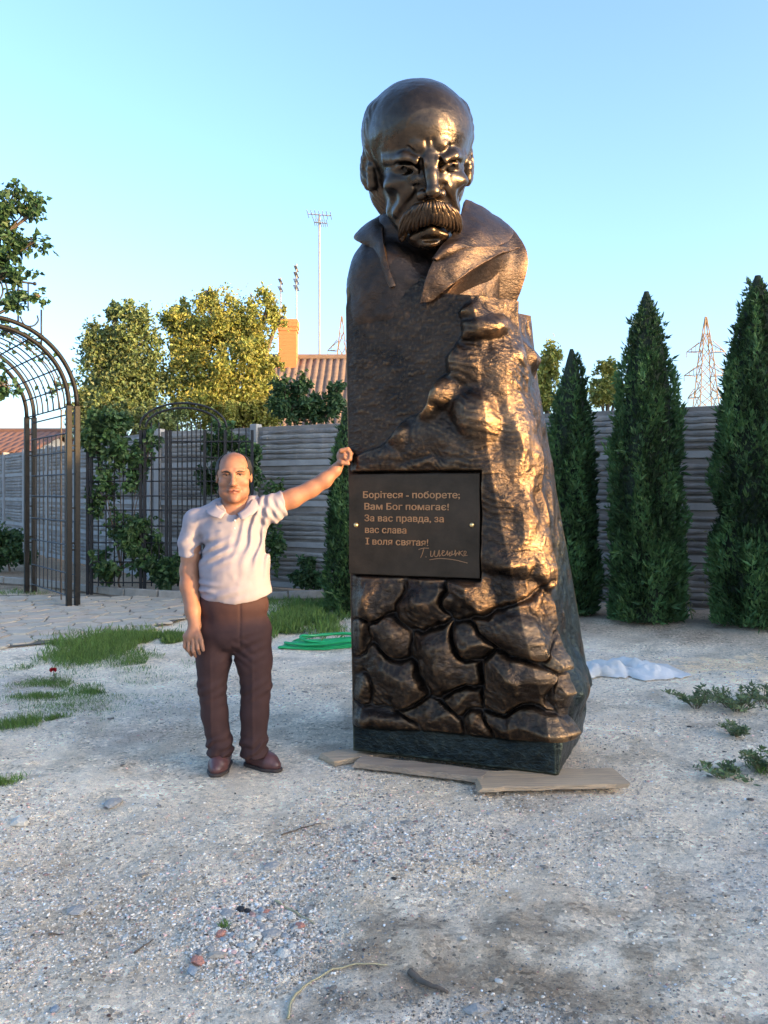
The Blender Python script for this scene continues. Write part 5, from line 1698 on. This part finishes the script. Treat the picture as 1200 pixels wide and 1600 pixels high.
# ================================================================== ironwork
M_IRON = mat('painted_iron', (0.022, 0.022, 0.025), 0.5, 0.0, (0.014, 0.014, 0.016), 12, bump=0.1, spec=.3)
M_IRON_ARB = mat('arbour_iron', (0.012, 0.011, 0.011), 0.55, 0.0, (0.008, 0.008, 0.008), 12, bump=0.1, spec=.2)
def make_arbour():
    A = np.array([-4.04, 10.95, 0.0]); dep = np.array([-1.26, 1.65, 0.0]); L_ = np.linalg.norm(dep); dd = dep/L_
    sp = np.array([-0.795, -0.607, 0.0]); sp /= np.linalg.norm(sp)
    Rr, spring = 1.05, 2.64
    root = thing('iron_arbour', A + sp*Rr + dep*.5, 'arched wrought-iron arbour with barrel-vaulted top at the left edge', 'arbour')
    R3 = np.stack([sp, np.cross([0, 0, 1], sp), [0, 0, 1]], 1)
    up = np.array([0, 0, 1.0])
    for t in (0, 1):                                     # front and back frames
        for side in (0, 2*Rr):
            b = A + dep*t + sp*side
            sgn = 1 if side == 0 else -1
            for off in (0.0, 0.105):
                mb = MB(); mb.box(b + sp*off*sgn + up*spring/2, (0.068, 0.068, spring), R3)
                mb.build('post', M_IRON_ARB, root, bevel=.004)
            mb = MB()
            for z in (0.75, 0.84, 1.30, 2.06, 2.12, 2.38, spring-.02):
                mb.box(b + sp*.0525*sgn + up*z, (0.06, 0.03, 0.02), R3)
            mb.build('spacer', M_IRON_ARB, root)
        for off in (0.0, 0.105):                         # double hoop
            c = A + dep*t + sp*Rr + up*spring
            th = np.linspace(0, np.pi, 40)
            p = c + np.outer(np.cos(th), -sp)*(Rr-off) + np.outer(np.sin(th), up)*(Rr-off)
            mb = MB(); mb.tube(p, .031, 6); mb.build('hoop', M_IRON_ARB, root, True)
    for k in range(1, 8):                                # thin hoops along the vault
        c = A + dep*(k/8) + sp*Rr + up*spring
        th = np.linspace(0, np.pi, 36); q = Rr - .08
        p = c + np.outer(np.cos(th), -sp)*q + np.outer(np.sin(th), up)*q
        mb = MB(); mb.tube(p, .011, 5); mb.build('vault_hoop', M_IRON, root, True)
    for th in np.linspace(0, np.pi, 13):
        c = A + sp*Rr + up*spring + (-sp*np.cos(th) + up*np.sin(th))*(Rr-.08)
        mb = MB(); mb.tube([c, c+dep*.5, c+dep], .011, 5); mb.build('purlin', M_IRON, root)
    for side in (0.03, 2*Rr-.03):                        # side lattices
        b = A + sp*side
        for k in range(1, 10):
            s = b + dep*(k/10)
            mb = MB(); mb.tube([s + up*.12, s + up*1.2, s + up*2.3], .009, 5); mb.build('lattice_bar', M_IRON, root)
        for z in (.12, .42, .80, 1.12, 1.45, 1.75, 2.05, 2.3, 2.55):
            mb = MB(); mb.tube([b + up*z, b + dep*.5 + up*z, b + dep + up*z], .011, 5); mb.build('lattice_rail', M_IRON, root)
    # crest on the front hoop: ring, side scrolls, small frame and finials
    c = A + sp*(Rr+.06) + up*(spring + Rr + .34)
    th = np.linspace(0, 2*np.pi, 37)[:-1]
    for q, rr in ((.33, .022), (.25, .012), (.20, .012)):
        p = c + np.outer(np.cos(th), sp)*q + np.outer(np.sin(th), up)*q
        mb = MB(); mb.tube(p, rr, 6, closed=True); mb.build('crest_ring', M_IRON, root, True)
    for sg in (1, -1):
        f = lambda s, z: c + sp*(-s*sg) + up*z
        mb = MB()
        mb.tube([f(.30, .14), f(.44, .14), f(.56, .14)], .014, 6); mb.ball(f(.58, .14), .026, 8)
        mb.tube([f(.38, .16), f(.38, -.1), f(.38, -.38)], .012, 6)
        mb.tube([f(.50, .14), f(.50, -.1), f(.50, -.22)], .010, 6)
        for z in (.03, -.03): mb.tube([f(.36, z), f(.43, z), f(.50, z)], .010, 6)
        mb.tube(curve_pts([f(.40, -.30), f(.46, -.40), f(.56, -.40), f(.62, -.33), f(.61, -.26)], 24), .010, 6)
        mb.tube([f(.66, -.18), f(.66, -.4), f(.66, -.66)], .012, 6)
        mb.build('scroll', M_IRON, root, True)
    # a few vine leaves over the hoop
    r = np.random.default_rng(5)
    pts = []
    for th in r.uniform(.2, 2.2, 26):
        base = A + dep*r.uniform(0, .6) + sp*Rr + up*spring + (-sp*np.cos(th) + up*np.sin(th))*(Rr+.0)
        pts.append(base + r.normal(0, .06, (9, 3)))
    vr = thing('climbing_vine', A + dep*.5 + [0, 0, 0], 'sparse vine trailing over the arched top of the arbour', 'vine')
    P = np.concatenate(pts)
    mb = MB()
    th = np.linspace(0, 2.3, 30); wob = np.sin(th*9)[:, None]*.05
    mb.tube(np.concatenate([[A + dep*.3 + sp*.02], A + dep*.3 + sp*.02 + np.outer(np.linspace(.1, 1, 12), up)*spring]), .012, 5)
    p = A + dep*.3 + sp*Rr + up*spring + np.outer(np.cos(th), -sp)*(Rr-.03) + np.outer(np.sin(th), up)*(Rr-.03) + wob*dd
    mb.tube(p, .010, 5); mb.build('stem', M_BARK, vr)
    D = rand_dirs(r, len(P)); D[:, 2] -= .4
    leaves('foliage', P, D, r.uniform(.05, .10, len(P)), .75, M_VINE, vr, r)
make_arbour()

def make_trellis():
    Y0 = 12.25
    X = lambda px: (px-600)/F_PX*Y0
    root = thing('iron_trellis', (X(265), Y0, 0), 'black wrought-iron garden trellis with an arched middle before the concrete fence', 'trellis')
    Z = lambda py: CAM_H - (py-HORIZON)/F_PX*Y0
    zt, zb = Z(712), 0.0
    def bar(p, q, rr, name, n=6):
        mb = MB(); p = np.array(p, float); q = np.array(q, float); mb.tube([p, (p+q)/2, q], rr, n); mb.build(name, M_IRON, root)
    for px in (137, 143, 220, 226, 260, 266, 320, 352, 394):
        top = Z(690) if px < 150 else Z(672)
        mb = MB(); mb.box((X(px), Y0, top/2), (.04, .04, top)); mb.build('post', M_IRON, root)
    for px in (153, 165, 178, 192, 206, 236, 248, 277, 284, 292, 299, 306, 313, 330, 341, 362, 373, 384):
        bar((X(px), Y0+.02, .12), (X(px), Y0+.02, zt if px < 226 else (Z(660) if px < 350 else Z(668))), .010, 'bar')
    for py in (715, 733, 752, 775, 797, 822, 848, 878, 910):
        bar((X(137), Y0-.015, Z(py)), (X(394), Y0-.015, Z(py)), .010, 'rail')
    bar((X(266), Y0-.015, Z(690)), (X(394), Y0-.015, Z(690)), .012, 'rail')
    for q in (0, .09):
        th = np.linspace(0, np.pi, 36)
        p = np.stack([X(286) - np.cos(th)*(.64-q), np.full(36, Y0), Z(668) + np.sin(th)*(.36-q*.8)], 1)
        mb = MB(); mb.tube(p, .016, 6); mb.build('arch', M_IRON, root, True)
make_trellis()

# ================================================================== masts and pylons
M_STEEL = mat('galvanised_steel', (0.42, 0.40, 0.38), 0.5, 0.5, (0.32, 0.30, 0.28), 6)
def mast(px, top, base, Y, r, label, name='antenna_mast', elems=()):
    b = at(px, base, Y); t = at(px, top, Y)
    root = thing(name, b, label, 'antenna', 'antenna masts over the roof')
    mb = MB(); mb.tube([b, (b+t)/2, t], r, 6); mb.build('mast', M_STEEL, root)
    for (py, x0, x1, slope) in elems:
        mb = MB(); a = at(px+x0, py, Y); c = at(px+x1, py+slope, Y); mb.tube([a, (a+c)/2, c], r*.55, 5)
        a2, c2 = at(px+x0, py, Y), at(px+x1, py+slope, Y)
        mb.build('boom', M_STEEL, root)
        for k in np.linspace(0, 1, 7):
            q = a2 + (c2-a2)*k; mb = MB(); mb.tube([q - [0, .35, 0], q, q + [0, .35, .0]], r*.35, 4); mb.build('element', M_STEEL, root)
    return root
mast(499, 336, 566, 24.0, .032, 'tallest antenna mast with a flat aerial on top above the roof', elems=((334, -18, 18, 3), (347, -8, 12, 2)))
mast(463, 412, 505, 23.6, .022, 'thin aerial rising from the brick chimney', elems=((420, -2, 2, 0), (430, -2.5, 2.5, 0), (440, -3, 3, 0), (450, -3, 3, 0)))
mast(438.5, 434, 505, 23.9, .018, 'shortest thin aerial at the left of the brick chimney', elems=((440, -2, 2, 0), (452, -2.5, 2.5, 0)))

def pylon(px, top, Y, base_half, label, seed_arms):
    t = at(px, top, Y); H = t[2]; x0, y0 = t[0], t[1]
    root = thing('power_pylon', (x0, y0, 0), label, 'pylon', 'power pylons far away')
    M = mat('pylon_steel', (0.26, 0.17, 0.10), 0.7, 0.0, (0.20, 0.13, 0.08), .3)
    lv = np.linspace(0, 1, 13)
    hw = lambda t_: np.interp(t_, [0, .55, .8, 1], [base_half, base_half*.42, base_half*.26, .08])
    rr = .080*Y/120
    for sx in (-1, 1):
        for sy in (-1, 1):
            mb = MB(); mb.tube([(x0 + sx*hw(l), y0 + sy*hw(l), H*l) for l in lv], rr, 4); mb.build('leg', M, root)
    for i in range(len(lv)-1):
        mb = MB(); a, b = lv[i], lv[i+1]
        for s in (-1, 1):
            mb.tube([(x0 - hw(a), y0 + s*hw(a), H*a), (x0 + hw(b), y0 + s*hw(b), H*b)], rr*.7, 4); mb.tube([(x0 + hw(a), y0 + s*hw(a), H*a), (x0 - hw(b), y0 + s*hw(b), H*b)], rr*.7, 4)
            mb.tube([(x0 + s*hw(a), y0 - hw(a), H*a), (x0 + s*hw(b), y0 + hw(b), H*b)], rr*.7, 4); mb.tube([(x0 + s*hw(a), y0 + hw(a), H*a), (x0 + s*hw(b), y0 - hw(b), H*b)], rr*.7, 4)
        mb.build('brace', M, root)
    for (py, half) in seed_arms:
        z = at(px, py, Y)[2]; w = half/F_PX*Y; k = z/H; h = 0.055*H
        for s in (-1, 1):
            mb = MB(); tip = np.array([x0 + s*w, y0, z])
            for sy in (-1, 1):
                mb.tube([(x0 + s*hw(k), y0 + sy*hw(k), z), tip], rr*.8, 4); mb.tube([(x0 + s*hw(k), y0 + sy*hw(k), z + h), tip], rr*.8, 4)
            for q in (.35, .65):
                mb.tube([(x0 + s*(hw(k) + (w-hw(k))*q), y0, z), (x0 + s*(hw(k) + (w-hw(k))*q), y0, z + h*(1-q))], rr*.6, 4)
            mb.tube([tip, tip - [0, 0, .03*H]], rr*.7, 4)
            mb.build('arm', M, root)
pylon(1103, 495, 120, 3.0, 'sunlit lattice power pylon between the middle and the tallest thuja', [(550, 30), (587, 34), (622, 28)])
pylon(534, 494, 150, 3.0, 'faint lattice pylon peeking out left of the monument', [(548, 22)])

# ================================================================== things on the ground
M_HOSE = mat('green_hose', (0.015, 0.36, 0.13), 0.3, 0, (0.008, 0.30, 0.09), 6)
def make_hose():
    r = np.random.default_rng(3)
    c = on_ground(540, 1010)
    root_pts = []
    for k in range(7):
        L_ = .64 - .035*((k*3) % 7) + r.uniform(-.03, .03); w = .07 + .03*k + r.uniform(-.015, .015)
        th = np.linspace(0, 2*np.pi, 48)[:-1]
        x = c[0] - .02 + L_*np.cos(th) + .01*np.sin(3*th + k)
        y = c[1] + .03*k - .05 + w*np.sin(th) + .07*np.cos(th) + .012*np.sin(2*th + k*2)
        z = ground_z(x, y) + .016 + .024*((k*2) % 5)*(.25 + .75*np.cos(th*.5 + k*.9)**2) + .006*np.sin(4*th + k)
        root_pts.append(np.stack([x, y, z], 1))
    P = np.concatenate([np.concatenate([p, p[:2]]) for p in root_pts])
    mb = MB()
    for p in root_pts: mb.tube(p, .0135, 8, closed=True)
    o = mb.build('garden_hose', M_HOSE, None, True)
    rebase(o, (c[0], c[1], 0))
    tag(o, 'bright green garden hose coiled flat behind the left side of the monument', 'hose')
make_hose()

M_SACK = mat('white_sack', (0.72, 0.70, 0.67), 0.75, 0, (0.52, 0.49, 0.45), 5, bump=0.25, bscale=40)
def make_sack():
    n, m = 90, 50
    u = np.linspace(0, 1, n)[None, :]; v = np.linspace(0, 1, m)[:, None]
    l = at(900, 1040, 6.95)[0]; rgt = at(1066, 1050, 6.85)[0]
    x = l + (rgt-l)*u + 0*v
    y = 6.68 + .52*v + .05*np.sin(u*7) + 0*u
    e = smooth(0, .22, v)*smooth(1, .55, v)*smooth(1.0, .62, u)*smooth(0, .06, u)
    h = e*(.085 + .03*np.exp(-((u-.30)/.2)**2) + .02*np.exp(-((u-.66)/.14)**2) - .05*np.exp(-((u-.45-.1*(v-.3))/.05)**2)*smooth(.6, .2, v))
    h = h + e*(.040*fbm(u*8 + v*4, v*5 + 0*u, 0, 5, 77, .6) + .012*np.sin((u*22 + v*16 + 3*fbm(u*3, v*3, 0, 2, 5)))) + .035*np.exp(-(((u-.60)/.02)**2 + ((v-.62)/.10)**2))
    y = y + .07*fbm(u*6 + 0*v, v*3, 0, 3, 78)*(1-e)
    y = np.where(v < .4, y + .12*np.exp(-((u-.45)/.05)**2)*(1-v/.4), y)
    z = ground_z(x, y) + .006 + .72*np.clip(h, 0, None)
    P = np.stack([x, y, z], -1).reshape(-1, 3)
    idx = np.arange(n*m).reshape(m, n)
    q = np.stack([idx[:-1,:-1], idx[:-1,1:], idx[1:,1:], idx[1:,:-1]], -1).reshape(-1, 4)
    o = link('white_sack', mesh_np('white_sack', P, q, None, True), M_SACK)
    s = o.modifiers.new('solid', 'SOLIDIFY'); s.thickness = .006; s.offset = 1
    rebase(o, ((l+rgt)/2, 6.9, 0))
    tag(o, 'crumpled white sack lying flat on the earth right of the monument', 'sack')
make_sack()

M_WOOD = mat('weathered_plank', (0.46, 0.34, 0.24), 0.85, 0, (0.20, 0.155, 0.12), 5, bump=0.6, bscale=14, stretch=(.5, 9, 9))
M_WOOD2 = mat('pale_plank', (0.62, 0.43, 0.26), 0.85, 0, (0.30, 0.225, 0.16), 5, bump=0.6, bscale=14, stretch=(.5, 9, 9))
def plank(p0, p1, width, th, z, m, label, tilt=0.0, seed=0):
    p0 = np.array(p0[:2]); p1 = np.array(p1[:2]); d = p1-p0; L_ = np.linalg.norm(d); d = d/L_; nrm = np.array([-d[1], d[0]])
    r = np.random.default_rng(seed)
    n = 14
    v = []
    for i in range(n):
        t = i/(n-1)
        c = p0 + d*L_*t
        w0 = width/2*(1 + .03*r.normal()); zz = z + tilt*(t-.5)
        for sgn, dz in ((-1, 0), (1, 0), (1, th), (-1, th)):
            q = c + nrm*sgn*w0 + d*(r.normal()*.012 if i in (0, n-1) else 0)
            v.append((q[0], q[1], zz + dz + r.normal()*.0012))
    fs = []
    for i in range(n-1):
        for k in range(4):
            l = (k+1) % 4; fs.append((i*4+k, i*4+l, i*4+4+l, i*4+4+k))
    fs += [(3, 2, 1, 0), tuple((n-1)*4+k for k in range(4))]
    mb = MB(); mb.add(v, fs)
    o = mb.build('plank', m, None, bevel=.003)
    c = (p0+p1)/2
    rebase(o, (c[0], c[1], z))
    tag(o, label, 'plank', 'planks under the monument')
plank(on_ground(510, 1192), on_ground(640, 1170), .17, .028, .004, M_WOOD2, 'short pale plank end under the left corner of the monument', 0, 1)
plank(on_ground(558, 1190, .03), on_ground(760, 1214, .03), .13, .030, .017, M_WOOD, 'long grey plank along the front foot of the monument', 0, 2)
plank(on_ground(748, 1220, .035), on_ground(968, 1216, .035), .24, .024, .024, M_WOOD2, 'wide pale plank under the right front corner of the monument', .006, 3)
mb = MB(); g = on_ground(820, 1226); mb.box((g[0], g[1]+.03, .012), (.16, .07, .024), rot('Z', 10))
o = mb.build('wood_block', M_WOOD, None, bevel=.003); rebase(o, (g[0], g[1]+.03, 0)); tag(o, 'small wood block wedged under the wide pale plank', 'wood block')

def stone(px, py, r_px, m, label, seed, group=None, flat=.6):
    r = np.random.default_rng(seed)
    g = on_ground(px, py); R = r_px/F_PX*g[1]
    iv, fi = ico()
    # one subdivision
    V_ = [tuple(x) for x in iv]; cache = {}
    def midp(a, b):
        k = (min(a, b), max(a, b))
        if k not in cache:
            p = (np.array(V_[a]) + np.array(V_[b])); p /= np.linalg.norm(p); V_.append(tuple(p)); cache[k] = len(V_)-1
        return cache[k]
    F2 = []
    for a, b, c in fi:
        ab, bc, ca = midp(a, b), midp(b, c), midp(c, a); F2 += [(a, ab, ca), (b, bc, ab), (c, ca, bc), (ab, bc, ca)]
    v = np.array(V_); v = v*(1 + .30*fbm(v[:, 0]*1.6 + seed, v[:, 1]*1.6, v[:, 2]*1.6, 3, seed))[:, None]
    v = v*R*np.array([1.15, .9, flat]) @ rot('Z', r.uniform(0, 180)).T
    z = float(ground_z(g[0], g[1])) + R*flat*.45
    o = link('stone', mesh_np('stone', v + [g[0], g[1], z], np.array(F2)), m)
    rebase(o, (g[0], g[1], z - R*flat*.45))
    tag(o, label, 'stone', group)
    return o
S_RED = mat('brick_rubble', (.48, .22, .16), .9, 0, (.34, .15, .11), 30, bump=.4)
S_GREY = mat('grey_stone', (.40, .37, .33), .9, 0, (.26, .24, .22), 30, bump=.4)
S_PALE = mat('pale_stone', (.62, .57, .49), .9, 0, (.46, .42, .36), 30, bump=.4)
S_BLK = mat('black_clinker', (.03, .03, .032), .8, 0, (.015, .015, .016), 40, bump=.6)
S_BLUE = mat('bluish_stone', (.30, .33, .35), .8, 0, (.21, .23, .25), 30, bump=.3)
for i, (px, py, rp, m, lb) in enumerate([
    (309, 1502, 12, S_RED, 'largest reddish brick fragment left of the gravel heap'), (345, 1463, 9, S_RED, 'reddish brick fragment beside the tuft of green'),
    (468, 1444, 8, S_RED, 'orange brick fragment at the right of the gravel heap'), (415, 1420, 7, S_RED, 'small reddish fragment at the top of the gravel heap'),
    (376, 1418, 7, S_BLK, 'left one of two black clinker lumps above the gravel heap'), (386, 1419, 7, S_BLK, 'right one of two black clinker lumps above the gravel heap'),
    (424, 1463, 14, S_GREY, 'large grey stone in the middle of the gravel heap'), (443, 1492, 11, S_PALE, 'palest large stone in the gravel heap'), (355, 1430, 14, S_GREY, 'flat grey stone below the black clinker lumps'),
    (425, 1354, 13, S_GREY, 'flat grey stone lying alone above the gravel heap'), (176, 1253, 16, S_GREY, 'flat grey stone on the trodden earth left of the shoes'), (120, 1423, 14, S_GREY, 'flat grey stone in the left foreground'),
    (86, 1586, 8, S_BLUE, 'bluish stone near the bottom left corner'), (300, 1518, 10, S_BLUE, 'bluish stone left of the brick fragment'), (725, 1473, 5, S_PALE, 'pale stone on the dark earth in the foreground'),
    (780, 1533, 6, S_PALE, 'pale stone at the lower edge of the dark earth'), (745, 1578, 15, S_GREY, 'crumbly grey lump at the bottom of the picture'), (30, 1282, 13, S_PALE, 'pale flat stone at the left edge'),
    (1003, 1422, 0, None, '')]):
    if m: stone(px, py, rp, m, lb, 300+i, flat=.38 if m is S_GREY else .55)
r = np.random.default_rng(77)
for i in range(34):
    a, q = r.uniform(0, 2*np.pi), np.sqrt(r.random())
    stone(405 + 85*q*np.cos(a), 1465 + 52*q*np.sin(a), r.uniform(4.5, 7.5), [S_GREY, S_PALE, S_GREY, S_BLUE, S_PALE][i % 5], ('grey', 'pale', 'grey', 'bluish', 'pale')[i % 5] + ' pebble among the other coarse stones of the gravel heap', 400+i, 'coarse stones in the gravel heap', .6)

def twig(ctrl, rad, label, m, name='twig'):
    p = np.array([on_ground(x, y) for x, y in ctrl]); p = curve_pts(p, 30)
    p[:, 2] = ground_z(p[:, 0], p[:, 1]) + rad*1.3
    mb = MB(); mb.tube(p, np.linspace(rad, rad*.45, len(p)), 6)
    o = mb.build(name, m, None, True); rebase(o, p[0]); tag(o, label, 'twig')
twig([(450, 1590), (458, 1562), (490, 1530), (545, 1512), (605, 1508)], .0045, 'long curved straw-coloured twig at the bottom of the picture', M_DRY)
twig([(640, 1522), (672, 1546), (700, 1556)], .011, 'thick dark stick half buried in the dark earth', M_BARK)
twig([(440, 1305), (480, 1290), (502, 1284)], .004, 'thin brown twig on the open earth below the shoes', M_BARK)
twig([(430, 1404), (460, 1420), (492, 1440)], .005, 'pale straight stick across the gravel heap', M_DRY)
twig([(76, 1460), (100, 1458)], .004, 'short dark twig in the left foreground', M_BARK)
twig([(210, 1488), (240, 1466)], .004, 'bent dark twig left of the gravel heap', M_BARK)
